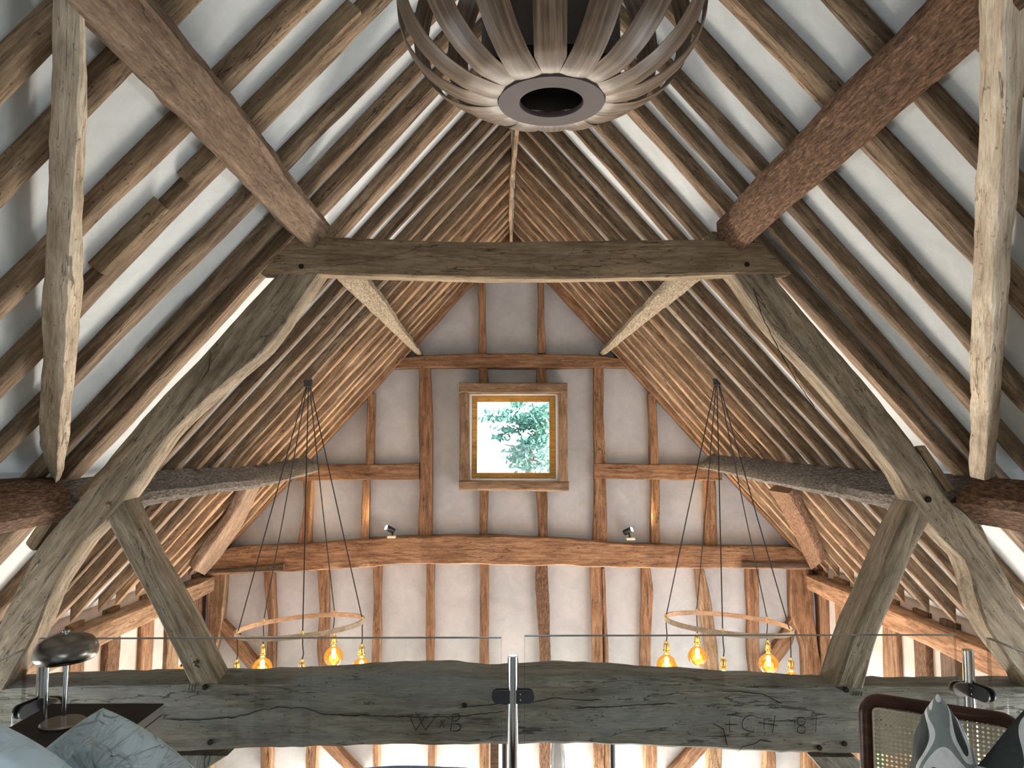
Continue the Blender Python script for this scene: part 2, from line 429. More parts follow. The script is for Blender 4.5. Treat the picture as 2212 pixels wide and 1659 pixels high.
# unseen windows, each a framed pane; the loft and low gable ones are made up
def side_window(n, x, y0, y1, z0, z1, bars):
    f = .06; s = -1 if x < 0 else 1
    r = empty('window_%d' % n, (x, (y0+y1)/2, z0), None, None); r['kind'] = 'structure'
    bm = bmesh.new()
    for k in range(bars+1):
        y = y0+(y1-y0-f)*k/bars; box_bm(bm, (x+s*.05, y, z0), (x+s*.11, y+f, z1))
    box_bm(bm, (x+s*.05, y0, z0), (x+s*.11, y1, z0+f)); box_bm(bm, (x+s*.05, y0, z1-f), (x+s*.11, y1, z1))
    M = WM[r.name]; fin('window_frame', to_mesh(bm, 'window_frame', M), GOLDW, M, r)
    box('glass', (x+s*.075, y0+.02, z0+.02), (x+s*.085, y1-.02, z1-.02), GLASS, r)
GOLDW = oak('golden_window_oak', (.32, .16, .035), (.50, .27, .07), (.62, .37, .12), var=.02, crack=0)
side_window(2, XE, 4.2, 7.8, ZC-4.5, ZC-2.15, 4); side_window(3, -XE, 4.2, 7.8, ZC-4.5, ZC-2.15, 4)
side_window(4, XE, 1.8, 3.0, ZC-1.80, ZC-1.42, 2); side_window(5, -XE, 1.8, 3.0, ZC-1.80, ZC-1.42, 2)  # made-up low loft windows, housing the added fill lights

w6 = empty('window_6', (0, YB, ZC-4.42), None, None); w6['kind'] = 'structure'  # made-up low gable window, there for the added upward fill
bm = bmesh.new()
for k in range(6): box_bm(bm, (-2.4+4.74*k/5, YB+.05, ZC-4.42), (-2.34+4.74*k/5, YB+.11, ZC-3.58))
box_bm(bm, (-2.4, YB+.05, ZC-4.42), (2.4, YB+.11, ZC-4.36)); box_bm(bm, (-2.4, YB+.05, ZC-3.64), (2.4, YB+.11, ZC-3.58))
fin('window_frame', to_mesh(bm, 'window_frame', WM[w6.name]), GOLDW, WM[w6.name], w6); box('glass', (-2.38, YB+.075, ZC-4.4), (2.38, YB+.085, ZC-3.6), GLASS, w6)
# window_1: the square picture window in the gable
w1 = empty('window_1', ((WX0+WX1)/2, YB, WZ0), None, None); w1['kind'] = 'structure'
def rect_frame(name, x0, x1, z0, z1, y0, y1, f, mat, parent, bev=.004):
    bm = bmesh.new(); fl, fr, fb, ft = f
    box_bm(bm, (x0, y0, z0), (x0+fl, y1, z1), bev); box_bm(bm, (x1-fr, y0, z0), (x1, y1, z1), bev)
    box_bm(bm, (x0+fl, y0, z0), (x1-fr, y1, z0+fb), bev); box_bm(bm, (x0+fl, y0, z1-ft), (x1-fr, y1, z1), bev)
    M = Matrix.Translation(V(((x0+x1)/2, (y0+y1)/2, z0)))
    return fin(name, to_mesh(bm, name, M), mat, M, parent)
WHITE = plain('white_paint', (.85, .86, .86), .45)
rect_frame('window_reveal', WX0-.002, WX1+.002, WZ0-.002, WZ1+.002, 8.0, YB+.2, (.022,)*4, WHITE, w1, .001)
rect_frame('window_frame', WX0+.022, WX1-.022, WZ0+.022, WZ1-.022, YB+.02, YB+.10, (.055, .065, .06, .065), GOLDW, w1)
box('glass', (WX0+.04, YB+.07, WZ0+.04), (WX1-.04, YB+.08, WZ1-.04), GLASS, w1)

# ================================================================== GABLE TIMBERS
YG = 8.0
gi = [100]
def gt(label, A, B, name='stud', cat='timber stud', mat=GAB, Y=YG, dep=.14, **kw):
    gi[0] += 1
    kw.setdefault('wav', .010); kw.setdefault('wave_len', .35); kw.setdefault('step', .06)
    o = edges_slab(name, [aY(x, y, Y) for x, y in A], [aY(x, y, Y) for x, y in B], V((0, dep, 0)), mat, seed=gi[0], **kw)
    tag(o, label, cat); return o
gt('rough orange oak stud left of the apex, standing on the gable collar', [(1033, 560), (1034, 690), (1034, 764)], [(1047, 560), (1049, 690), (1050, 764)])
gt('rough orange oak stud right of the apex, standing on the gable collar', [(1160, 560), (1163, 640), (1161, 764)], [(1173, 560), (1176, 690), (1179, 764)])
gt('short oak stud end between gable collar and left of the window head', [(1034, 793), (1035, 835)], [(1052, 793), (1056, 835)], dep=.1)
gt('short oak stud end between gable collar and right of the window head', [(1160, 793), (1159, 835)], [(1179, 793), (1182, 835)], dep=.1)
gt('tall thick oak stud left of the picture window', [(904, 792), (905, 900), (906, 1010), (904, 1166)], [(929, 792), (934, 900), (934, 1010), (933, 1166)], dep=.17)
gt('tall dark-scarred oak stud right of the picture window', [(1283, 792), (1283, 900), (1285, 1010), (1282, 1170)], [(1304, 792), (1305, 900), (1309, 1010), (1311, 1170)], dep=.17)
gt('slim oak stud above the left middle rail', [(794, 850), (791, 940), (788, 1006)], [(809, 850), (808, 940), (807, 1006)])
gt('slim oak stud above the right middle rail', [(1400, 850), (1404, 930), (1405, 1004)], [(1417, 850), (1421, 930), (1423, 1004)])
gt('orange oak stud under the left middle rail, nearer the window', [(784, 1032), (782, 1090), (779, 1170)], [(797, 1032), (797, 1090), (795, 1170)])
gt('orange oak stud under the left middle rail, nearer the roof slope', [(655, 1034), (656, 1090), (641, 1182)], [(674, 1034), (672, 1090), (671, 1182)])
gt('orange oak stud under the right middle rail, nearer the window', [(1408, 1032), (1407, 1090), (1407, 1174)], [(1425, 1032), (1426, 1090), (1427, 1174)])
gt('thick oak stud under the right middle rail, nearer the roof slope', [(1523, 1032), (1524, 1090), (1524, 1180)], [(1546, 1032), (1548, 1090), (1551, 1180)])
gt('short oak stud below the left of the window sill beam', [(1037, 1056), (1036, 1110), (1036, 1164)], [(1055, 1056), (1054, 1100), (1053, 1164)])
gt('short waney oak stud below the right of the window sill beam', [(1158, 1056), (1162, 1110), (1164, 1164)], [(1182, 1056), (1182, 1110), (1183, 1164)])
# below the tie beam, each running down past the bottom of the frame
def low(label, A, B, **kw):
    A = A+[(A[-1][0], 1672)]; B = B+[(B[-1][0], 1672)]
    return gt(label, A, B, **kw)
low('dark-edged oak stud behind the left cables of the left ring chandelier', [(569, 1228), (574, 1300), (580, 1360), (562, 1560)], [(590, 1228), (592, 1300), (594, 1360), (586, 1560)])
low('rough oak stud behind the right side of the left ring chandelier', [(686, 1224), (690, 1320), (684, 1400), (690, 1470), (660, 1620)], [(708, 1222), (709, 1320), (708, 1400), (710, 1470), (684, 1620)])
low('waney grey-edged oak stud just right of the left ring chandelier', [(804, 1220), (806, 1300), (802, 1420), (804, 1620)], [(825, 1220), (822, 1300), (821, 1430), (819, 1620)])
low('straight oak stud below the knotty left part of the tie beam', [(921, 1215), (920, 1320), (921, 1430), (924, 1620)], [(938, 1215), (938, 1320), (937, 1430), (941, 1620)])
low('straight oak stud left of the central glass gap, below the tie beam', [(1036, 1216), (1037, 1320), (1036, 1430), (1034, 1620)], [(1056, 1216), (1056, 1320), (1056, 1430), (1058, 1620)])
low('crooked bark-edged oak stud behind the central steel post', [(1158, 1218), (1157, 1260), (1161, 1330), (1167, 1430), (1166, 1620)], [(1183, 1218), (1185, 1270), (1187, 1350), (1190, 1430), (1190, 1620)], mat=PURB)
low('oak stud with a split right edge, first right of the crooked stud', [(1276, 1222), (1278, 1320), (1281, 1430), (1284, 1620)], [(1299, 1222), (1302, 1320), (1303, 1430), (1306, 1620)])
low('thin oak strip fixed along the right edge of the split stud', [(1300, 1228), (1303, 1320), (1306, 1430), (1308, 1620)], [(1306, 1228), (1311, 1320), (1315, 1430), (1322, 1620)], name='edge_strip', cat='timber strip')
low('bulging oak stud just left of the right ring chandelier', [(1388, 1222), (1387, 1300), (1384, 1430), (1393, 1620)], [(1405, 1222), (1411, 1280), (1405, 1430), (1420, 1620)])
low('leaning crooked oak stud behind the left cables of the right ring chandelier', [(1504, 1228), (1508, 1280), (1517, 1340), (1527, 1410), (1529, 1620)], [(1521, 1228), (1534, 1280), (1542, 1340), (1551, 1410), (1560, 1620)], mat=RAFTW)
low('straight brown oak stud behind the middle of the right ring chandelier', [(1614, 1226), (1617, 1320), (1619, 1430), (1652, 1620)], [(1639, 1226), (1640, 1320), (1643, 1430), (1676, 1620)])
gt('jowled oak corner post under the right end of the gable tie beam', [(1708, 1226), (1709, 1300), (1713, 1340), (1736, 1400), (1738, 1470), (1738, 1690)], [(1748, 1226), (1758, 1300), (1759, 1330), (1768, 1400), (1778, 1470), (1778, 1690)], name='corner_post', cat='timber post', Y=YG-.02)
gt('pale oak corner post under the left end of the gable tie beam', [(448, 1240), (447, 1300), (446, 1350), (437, 1420), (437, 1470), (437, 1690)], [(487, 1240), (483, 1300), (478, 1350), (462, 1420), (456, 1470), (456, 1690)], name='corner_post', cat='timber post', Y=YG-.02, mat=RAFTW)
gt('curved oak brace rising from lower right to the right corner post', [(1722, 1312), (1690, 1372), (1655, 1420), (1560, 1540), (1440, 1672)], [(1724, 1350), (1712, 1392), (1680, 1437), (1600, 1540), (1482, 1672)], name='brace', cat='timber brace')
gt('straight oak brace rising from lower left to the left corner post', [(478, 1336), (512, 1372), (556, 1430), (735, 1620), (785, 1672)], [(476, 1372), (500, 1402), (530, 1440), (700, 1620), (750, 1672)], name='brace', cat='timber brace')
gt('orange oak middle rail in the gable, left of the window', [(640, 1003), (760, 1003), (905, 1001)], [(640, 1040), (760, 1037), (905, 1036)], name='rail', cat='timber rail', Y=YG-.015, dep=.12)
gt('orange oak middle rail in the gable, right of the window', [(1284, 1002), (1340, 1002), (1560, 1003)], [(1284, 1034), (1340, 1035), (1560, 1038)], name='rail', cat='timber rail', Y=YG-.015, dep=.12)
gt('weathered oak collar across the gable above the window', [(862, 772), (915, 768), (1030, 763), (1200, 764), (1300, 768), (1352, 775)], [(846, 797), (915, 795), (1030, 795), (1200, 795), (1300, 794), (1366, 796)], name='collar_beam', cat='timber beam', Y=YG-.03, dep=.16)
gt('huge cambered orange oak tie beam across the gable wall', [(452, 1200), (505, 1183), (620, 1177), (740, 1170), (860, 1161), (960, 1159), (1060, 1158), (1160, 1162), (1240, 1166), (1330, 1174), (1440, 1178), (1600, 1180), (1700, 1184), (1765, 1196)],
   [(440, 1245), (505, 1240), (620, 1236), (740, 1230), (860, 1220), (960, 1218), (1060, 1219), (1160, 1222), (1240, 1224), (1330, 1226), (1440, 1228), (1600, 1229), (1700, 1230), (1778, 1232)], name='tie_beam', cat='timber beam', Y=7.93, dep=.26, wav=.02)
gt('dark plank under the left end of the gable tie beam', [(445, 1232), (612, 1219)], [(440, 1240), (612, 1234)], name='packing_plank', cat='plank', mat=DARKB, Y=7.89, dep=.05, wav=.003)
gt('dark plank under the right end of the gable tie beam', [(1604, 1213), (1755, 1217)], [(1604, 1227), (1752, 1229)], name='packing_plank', cat='plank', mat=DARKB, Y=7.89, dep=.05, wav=.003)
# deep oak casing around the window
WB = oak('brown_casing_oak', (.12, .07, .04), (.23, .15, .095), (.33, .23, .15), var=.1)
YW = 7.86
gt('weathered oak beam forming the head of the window surround', [(991, 826), (1226, 827)], [(991, 849), (1226, 849)], name='window_head_beam', cat='timber beam', mat=WB, Y=YW, dep=.2, wav=.003)
gt('weathered oak beam forming the sill of the window surround', [(991, 1038), (1229, 1040)], [(991, 1059), (1229, 1062)], name='window_sill_beam', cat='timber beam', mat=WB, Y=YW, dep=.2, wav=.003)
gt('upright oak beam on the left of the window surround', [(992, 849), (992, 1038)], [(1013, 849), (1014, 1038)], name='window_side_beam', cat='timber beam', mat=WB, Y=YW+.003, dep=.2, wav=.002)
gt('upright oak beam on the right of the window surround', [(1207, 849), (1208, 1040)], [(1226, 849), (1227, 1040)], name='window_side_beam', cat='timber beam', mat=WB, Y=YW+.003, dep=.2, wav=.002)

# ================================================================== SIDE WALLS
def side_stud(label, x0, x1, side, mat=GAB, X=3.255, ytop=1330, dep=.14, name='stud'):
    gi[0] += 1
    s = side*X; a = aX(x0, 1420, s); b = aX(x1, 1420, s); y0, y1 = a.y, b.y; zt = ZC-1.30; zb = ZC-4.4
    A = [V((s, y0, zt)), V((s, y0+.01, (zt+zb)/2)), V((s, y0, zb))]; B = [V((s, y1, zt)), V((s, y1+.01, (zt+zb)/2)), V((s, y1, zb))]
    return tag(edges_slab(name, A, B, V((side*dep, 0, 0)), mat, seed=gi[0], wav=.016, wave_len=.4), label, 'timber stud')
side_stud('bark-striped oak stud in the left side wall, right of the lamp dome', 229, 258, -1, PURB)
side_stud('orange oak stud in the left side wall, left of the raking strut', 306, 331, -1)
side_stud('pale oak stud in the left side wall, behind the raking strut', 362, 386, -1, RAFTW)
side_stud('brown oak stud in the left side wall, seen under the lamp dome', 150, 184, -1)
side_stud('bark-scarred oak post at the far end of the left side wall', 416, 446, -1, PURB)
side_stud('rounded oak post at the far end of the right side wall', 1758, 1786, 1)
side_stud('oak stud in the right side wall, left of the raking strut', 1806, 1832, 1)
side_stud('oak stud in the right side wall, just right of the raking strut', 1908, 1938, 1)
side_stud('mottled dark oak stud in the right side wall, second right of the strut', 1973, 2004, 1, PURB)
side_stud('very dark oak stud in the right side wall, left of the glass edge', 2031, 2066, 1, DARKB)
side_stud('dark oak stud in the right side wall, beyond the steel post', 2128, 2158, 1, DARKB)
def plate(label, side, Ys, pts, mat):
    gi[0] += 1
    X, zt, zb = 3.13, ZC-1.335, ZC-1.50
    A = []; B = []
    for Y in Ys:
        A.append(V((side*X, Y, zt))); B.append(V((side*X, Y, zb)))
    return tag(edges_slab('wall_plate', A, B, V((side*.17, 0, 0)), mat, seed=gi[0], wav=.014, wave_len=.7), label, 'timber beam')
plate('long orange oak wall plate along the left eaves', -1, [YF+.05, 0, 2, 4, 6, YG], None, RAFTW)
plate('long red-brown oak wall plate along the right eaves', 1, [YF+.05, 0, 2, 4, 6, YG], None, GAB)

# ================================================================== RAFTERS
def rafter(side, ylo, yhi, w, label, mat, name='rafter', proud=0.0, dep=.17, seed=0, wav=.011):
    # (X, Y) measured low (|x| 2.15 or 1.7) and high (|x| .5)
    xa, ya, xb, yb = ylo[0], ylo[1], yhi[0], yhi[1]
    st = []
    n = NI(side)
    for i in range(9):
        x = .02 + (3.22-.02)*i/8
        y = yb+(ya-yb)*(x-xb)/(xa-xb)
        y = yb+(y-yb)*1.0
        p = V((side*x, y, rz(x)-proud)); q = p+V((0, w, 0)); up = V((0, 0, (dep+proud)*1.25))
        st.append((p, q, q+up, p+up))
    o = loft(name, st, mat, wav=wav, wave_len=.45, cham=.012, step=.09, seed=seed)
    return tag(o, label, 'rafter')
LN = [((1.45, 1.70), (.5, 1.70), .075, 'leftmost rafter on the left slope, cut off by the top left corner of the frame'),
      ((1.42, 1.955), (.94, 1.945), .075, 'pale wide rafter on the left slope, second from the top left corner'),
      ((1.66, 2.32), (.75, 2.34), .07, 'rafter on the left slope, third from the top left corner'),
      ((1.8, 2.63), (.54, 2.65), .09, 'rafter on the left slope with a nailed repair board, fourth from the corner'),
      ((1.68, 3.00), (.5, 3.03), .085, 'rafter on the left slope, second in front of the near truss, split at the purlin'),
      ((1.63, 3.40), (.48, 3.35), .06, 'rafter on the left slope, directly in front of the near truss'),
      ((1.6, 3.63), (.45, 3.58), .13, 'broad pale rafter on the left slope directly above the near truss'),
      ((1.0, 4.06), (.5, 4.0), .11, 'waney grey rafter on the left slope, first beyond the near truss')]
for i, (a, b, wd, lb) in enumerate(LN): rafter(-1, a, b, wd, lb, RAFT, seed=i+1)
ordn = ['second', 'third', 'fourth', 'fifth', 'sixth', 'seventh', 'eighth', 'ninth', 'tenth', 'eleventh', 'twelfth', 'thirteenth']
LF = [(4.55, 4.41, .07), (4.85, 4.74, .07), (5.16, 5.08, .09), (5.46, 5.36, .07), (5.82, 5.71, .07), (6.08, 5.95, .08), (6.41, 6.31, .08), (6.68, 6.64, .08), (7.0, 6.87, .08), (7.22, 7.1, .08), (7.46, 7.34, .08), (7.78, 7.56, .08)]
for i, (a, b, wd) in enumerate(LF):
    wd -= .024
    rafter(-1, (2.15, a), (.5, b), wd, 'rafter on the left slope, %s beyond the near truss towards the gable' % ordn[i], RAFT if i < 5 else RAFTW, seed=20+i)
rafter(-1, (2.15, 7.945), (.5, 7.945), .12, 'last rafter on the left slope, lying against the gable wall', GAB, seed=40, proud=.02)
RN = [((1.4, 1.74), (.9, 1.74), .07, 'rafter crossing the top right corner behind the bright brace'),
      ((1.29, 2.04), (.89, 2.02), .06, 'knotty rafter on the right slope, second from the top right corner'),
      ((1.45, 2.345), (.72, 2.33), .10, 'broad speckled rafter on the right slope, third from the top right corner'),
      ((1.69, 2.76), (.67, 2.68), .065, 'rafter on the right slope, fourth from the top right corner'),
      ((1.81, 3.09), (.74, 3.01), .06, 'rafter on the right slope, second in front of the near truss'),
      ((1.78, 3.38), (1.17, 3.31), .06, 'rafter on the right slope with a dark hole, directly in front of the near truss'),
      ((1.68, 3.60), (1.0, 3.54), .10, 'orange-edged rafter on the right slope directly above the near truss')]
for i, (a, b, wd, lb) in enumerate(RN): rafter(1, a, b, wd, lb, RAFT, seed=50+i)
RF = [(4.15, 3.99, .09), (4.49, 4.31, .07), (4.78, 4.67, .07), (5.09, 4.99, .07), (5.40, 5.28, .07), (5.74, 5.62, .07), (6.07, 5.91, .07), (6.37, 6.22, .07), (6.63, 6.48, .07), (6.92, 6.72, .07), (7.21, 6.98, .07), (7.48, 7.27, .07), (7.78, 7.6, .07)]
for i, (a, b, wd) in enumerate(RF):
    wd -= .024
    rafter(1, (2.17, a), (.7, b), wd, 'rafter on the right slope, %s beyond the near truss towards the gable' % (['first']+ordn)[i], RAFT if i < 6 else RAFTW, seed=70+i)
rafter(1, (2.15, 7.945), (.5, 7.945), .12, 'last rafter on the right slope, lying against the gable wall', GAB, seed=90, proud=.02)
# ridge board
st = []
for i in range(12):
    y = 1.0+7.0*i/11; xo = .03-.004*i+.012*math.sin(i*1.3); z0 = rz(0)-.09
    st.append((V((xo-.016, y, z0)), V((xo+.016, y, z0)), V((xo+.014, y, z0+.2)), V((xo-.014, y, z0+.2))))
tag(loft('ridge_board', st, RAFT, wav=.006, cham=.003, seed=95), 'thin pale ridge board running back along the apex of the roof', 'ridge board')

# ================================================================== PURLINS
def purlin(label, side, Es, a, b, kind, mat, seed, wav=.012, cham=.03, sub=4):
    """Es: points of the most inward edge; kind 'low' = that edge is the bottom corner, 'fold' = the upper inner corner"""
    n = NI(side); s = SD(side); st = []
    for i, E in enumerate(Es):
        aa = a[i] if isinstance(a, list) else a; bb = b[i] if isinstance(b, list) else b
        if kind == 'low': c3 = E; c2 = E - s*2*bb
        else: c2 = E; c3 = E + s*2*bb
        st.append((c2, c3, c3-n*2*aa, c2-n*2*aa))
    return tag(loft('purlin', st, mat, wav=wav, wave_len=.5, cham=cham, seed=seed, step=.07, rough=.003), label, 'purlin')
purlin('dark brown squared purlin coming forward from the left end of the near collar', -1,
       [aY(672, 543, 3.49), V((-1.0, 2.6, ZC+.955)), V((-1.0, 1.8, ZC+.955)), V((-1.0, 1.0, ZC+.955)), V((-1.0, 0, ZC+.955)), V((-1.0, YF+.05, ZC+.955))], .075, .078, 'low', PURD, 201, cham=.02)
purlin('red-brown bark-covered purlin coming forward from the right end of the near collar', 1,
       [aY(1592, 548, 3.49), V((1.07, 2.6, ZC+.95)), V((1.07, 1.8, ZC+.95)), V((1.07, 1.0, ZC+.95)), V((1.07, 0, ZC+.95)), V((1.07, YF+.05, ZC+.95))], .055, .088, 'low', PURB, 202, cham=.025)
purlin('pale bark-covered purlin tapering from the near collar to the gable, left slope', -1,
       [aR(757, 628, -1, -.20)+V((0, -.35, .02)), aR(757, 628, -1, -.20), aR(835, 703, -1, -.19), aR(913, 778, -1, -.185)], .06, [.075, .075, .06, .025], 'low', PURY, 203)
purlin('pale bark-covered purlin tapering from the near collar to the gable, right slope', 1,
       [aR(1517, 602, 1, -.2)+V((0, -.35, .0)), aR(1517, 602, 1, -.20), aR(1405, 690, 1, -.19), aR(1295, 776, 1, -.185)], .06, [.075, .075, .06, .035], 'low', PURY, 204)
purlin('massive dark round purlin entering at the left edge of the frame', -1,
       [aY(172, 1082, 3.48), V((-2.03, 2.6, ZC-.25)), V((-2.06, 1.6, ZC-.26)), V((-2.06, 0, ZC-.27)), V((-2.06, YF+.05, ZC-.27))], .11, .095, 'fold', PURB, 205, cham=.05)
purlin('grey-topped dark purlin entering at the right edge of the frame', 1,
       [aY(2055, 1078, 3.48), V((2.08, 2.6, ZC-.25)), V((2.08, 1.6, ZC-.25)), V((2.08, 0, ZC-.25)), V((2.08, YF+.05, ZC-.25))], .092, .095, 'fold', PURB, 206, cham=.03)
PL = [aR(289, 1078, -1, -.27), aR(440, 1055, -1, -.275), aR(594, 1037, -1, -.285), aR(694, 1012, -1, -.29)]
PR = [aR(1945, 1081, 1, -.30), aR(1790, 1057, 1, -.29), aR(1620, 1026, 1, -.28), aR(1508, 1006, 1, -.28)]
for P_ in (PL, PR):
    e_ = P_[0]+(P_[0]-P_[1])*((P_[0].y-3.56)/(P_[1].y-P_[0].y)); P_.insert(0, e_)
purlin('grey bark-covered purlin from the near truss to the gable, left slope', -1, PL, [.11, .11, .11, .105, .10], [.060, .058, .052, .045, .03], 'fold', PURG, 207, cham=.03)
purlin('grey bark-covered purlin from the near truss to the gable, right slope', 1, PR, [.12, .12, .115, .11, .10], [.060, .058, .052, .045, .03], 'fold', PURG, 208, cham=.03)

# ================================================================== NEAR TRUSS
YT = 3.5
def tt(name, label, cat, A, B, dep, mat, Y=YT, **kw):
    gi[0] += 1
    kw.setdefault('wav', .006)
    return tag(edges_slab(name, [aY(x, y, Y) for x, y in A], [aY(x, y, Y) for x, y in B], V((0, dep, 0)), mat, seed=gi[0], **kw), label, cat)
col = tt('collar_beam', 'brown oak collar beam of the near truss, spanning the middle of the frame', 'timber beam',
   [(640, 508), (720, 512), (850, 516), (1000, 520), (1106, 521), (1300, 518), (1450, 517), (1545, 517), (1640, 522)],
   [(562, 590), (690, 592), (850, 597), (1000, 601), (1106, 602), (1300, 600), (1450, 597), (1560, 592), (1710, 590)], .10, COLL, Y=YT-.012, wav=.004, step=.05)
prl = tt('principal_rafter', 'thick grey-brown principal rafter on the left of the near truss', 'timber post',
   [(627, 560), (520, 672), (452, 752), (325, 883), (240, 985), (173, 1074), (118, 1137), (78, 1187), (34, 1274), (-5, 1352), (-50, 1470), (-60, 1500)],
   [(722, 545), (640, 660), (575, 752), (440, 865), (362, 941), (275, 1071), (232, 1123), (180, 1172), (113, 1272), (75, 1367), (20, 1470), (8, 1490)], .15, TRU, wav=.006)
prr = tt('principal_rafter', 'thick grey-brown principal rafter on the right of the near truss', 'timber post',
   [(1555, 560), (1589, 597), (1665, 705), (1759, 803), (1839, 897), (1936, 1016), (1973, 1082), (2010, 1130), (2057, 1180), (2094, 1218), (2107, 1278), (2128, 1345), (2163, 1403), (2215, 1470), (2225, 1490)],
   [(1645, 560), (1680, 606), (1757, 698), (1832, 785), (1905, 872), (1980, 966), (2045, 1071), (2090, 1110), (2124, 1137), (2140, 1176), (2156, 1213), (2184, 1264), (2222, 1330), (2280, 1440), (2300, 1490)], .15, TRU, wav=.006)
stl = tt('strut', 'raking oak strut from tie beam up to the left principal, with incised marks', 'timber strut',
   [(225, 1112), (268, 1197), (325, 1306), (380, 1418), (410, 1482)], [(268, 1072), (325, 1194), (398, 1324), (463, 1454), (478, 1482)], .15, TRU, Y=YT+.004)
strr = tt('strut', 'waney oak strut from tie beam up to the right principal', 'timber strut',
   [(1978, 1074), (1933, 1161), (1893, 1262), (1850, 1360), (1808, 1486)], [(2016, 1112), (1969, 1205), (1933, 1291), (1897, 1371), (1864, 1486)], .19, TRU, Y=YT+.004, wav=.009)
tie = tt('tie_beam', 'massive grey oak tie beam of the near truss with carved initials', 'timber beam',
   [(-330, 1486), (-100, 1484), (0, 1480), (150, 1474), (400, 1470), (560, 1466), (700, 1462), (850, 1453), (960, 1451), (1060, 1460), (1200, 1452), (1300, 1455), (1400, 1463), (1500, 1468), (1600, 1475), (1800, 1484), (2000, 1487), (2212, 1487), (2560, 1490)],
   [(-330, 1632), (-100, 1630), (0, 1630), (150, 1630), (380, 1627), (560, 1620), (700, 1617), (850, 1613), (960, 1610), (1060, 1609), (1200, 1609), (1300, 1612), (1400, 1616), (1500, 1621), (1600, 1625), (1800, 1631), (2000, 1634), (2212, 1634), (2560, 1638)], .20, TIE, step=.05, wav=.008, rough=.003, cham=.018)
tt('knee_brace', 'dark oak knee brace under the left end of the near tie beam', 'timber brace', [(330, 1632), (370, 1700)], [(492, 1632), (430, 1672)], .12, TIE, Y=YT+.03)
tt('knee_brace', 'grey oak knee brace under the right end of the near tie beam', 'timber brace', [(1752, 1634), (1800, 1690)], [(1850, 1636), (1905, 1690)], .12, TIE, Y=YT+.03)
# packing boards between principal and rafters
tt('packing_board', 'flat oak packing board along the left principal, above its joint', 'board', [(285, 946), (160, 1066)], [(292, 956), (176, 1082)], .05, COLL, Y=YT-.01, wav=.001)
tt('packing_board', 'short dark oak packing board beside the right principal, above its joint', 'board', [(1984, 965), (2050, 1062)], [(2000, 962), (2066, 1055)], .05, COLL, Y=YT-.01, wav=.001)
tt('cleat', 'split oak cleat below the right purlin end, fixed to the principal', 'timber block', [(2050, 1090), (2118, 1138)], [(2090, 1085), (2130, 1128)], .12, RAFTW, Y=YT+.02, wav=.002)
tt('cleat', 'small oak cleat below the left purlin end, beside the principal', 'timber block', [(112, 1128), (70, 1190)], [(75, 1140), (54, 1172)], .12, COLL, Y=YT+.02, wav=.002)
# pegs and incised marks as parts
def peg(x, y, parent, Y=YT, r=.013, mat=None):
    p = aY(x, y, Y-.006)
    lathe('peg', [(0, .004), (r*.8, .004), (r, 0), (r, -.03)], p, mat or RAFTW, parent, 14, Matrix.Rotation(math.pi/2, 4, 'X'))
peg(233, 1091, prl); peg(650, 575, col, YT-.012, .012, INK); peg(1614, 571, col, YT-.012, .012, INK)
peg(2006, 1079, prr, YT, .015, INK)
for x, y in ((442, 1485), (1829, 1491), (1825, 1607), (1771, 1616), (453, 1604), (1003, 1524)): peg(x, y, tie, YT, .012, INK)
def strokes(name, lines, parent, label, Y, r=.0028):
    bm = bmesh.new()
    for L in lines:
        if name == 'shake':
            Q = []
            for (xa_, ya_), (xb_, yb_) in zip(L, L[1:]):
                m_ = max(1, int(math.hypot(xb_-xa_, yb_-ya_)/9))
                Q += [(xa_+(xb_-xa_)*i/m_+1.5*noise.noise(V((xa_+i*3.1, ya_, 1))), ya_+(yb_-ya_)*i/m_+3.2*noise.noise(V((xa_*.3+i*.9, ya_*.3, 7)))) for i in range(m_)]
            L = Q+[L[-1]]
        tube_bm(bm, [aY(x, y, Y) for x, y in L], [r*.3]+[r*(1 if name != 'shake' else .55+.9*abs(noise.noise(V((i*.4, len(L), 2))))) for i in range(len(L)-2)]+[r*.3] if len(L) > 2 else r*.8, 6)
    M = Matrix.Translation(aY(lines[0][0][0], lines[0][0][1], Y))
    o = fin(name, to_mesh(bm, name, M), INK, M, parent); o['label'] = label; return o
def arc(cx, cy, rx, ry, a0, a1, n=12):
    return [(cx+rx*math.cos(math.radians(a0+(a1-a0)*i/n)), cy+ry*math.sin(math.radians(a0+(a1-a0)*i/n))) for i in range(n+1)]
YS = YT-.004
strokes('carved_letters', [[(886, 1549), (898, 1578)], [(898, 1578), (919, 1546)], [(903, 1546), (919, 1577)], [(919, 1577), (942, 1547)],
    [(880, 1547), (893, 1545)], [(898, 1544), (908, 1543)], [(936, 1544), (950, 1543)],
    [(952, 1556), (959, 1571)], [(962, 1554), (949, 1571)],
    [(978, 1548), (973, 1579)], [(972, 1545), (984, 1542), (990, 1542), (994, 1547), (991, 1553), (979, 1562)], [(980, 1563), (990, 1564), (995, 1569), (994, 1575), (988, 1579), (974, 1580)]], tie,
    'carved initials W x B with serifs', YS-.0005, .0023)
strokes('carved_letters', [[(1576, 1545), (1576, 1580), (1587, 1580)], [(1562, 1545), (1590, 1545), (1606, 1550)], [(1566, 1565), (1591, 1566)],
    [(1634, 1547), (1620, 1545), (1609, 1550), (1603, 1560), (1604, 1572), (1614, 1579), (1628, 1581), (1628, 1570)],
    [(1651, 1552), (1650, 1575)], [(1674, 1546), (1669, 1583)], [(1638, 1561), (1680, 1567)], [(1704, 1557), (1712, 1556), (1717, 1558), (1716, 1572)],
    arc(1731, 1558, 9, 8.5, 0, 360), arc(1731, 1576, 9, 8.5, 0, 360), [(1763, 1547), (1762, 1582)]], tie, 'carved letters ICH and numerals with a double-ring 8', YS-.0005, .0018)
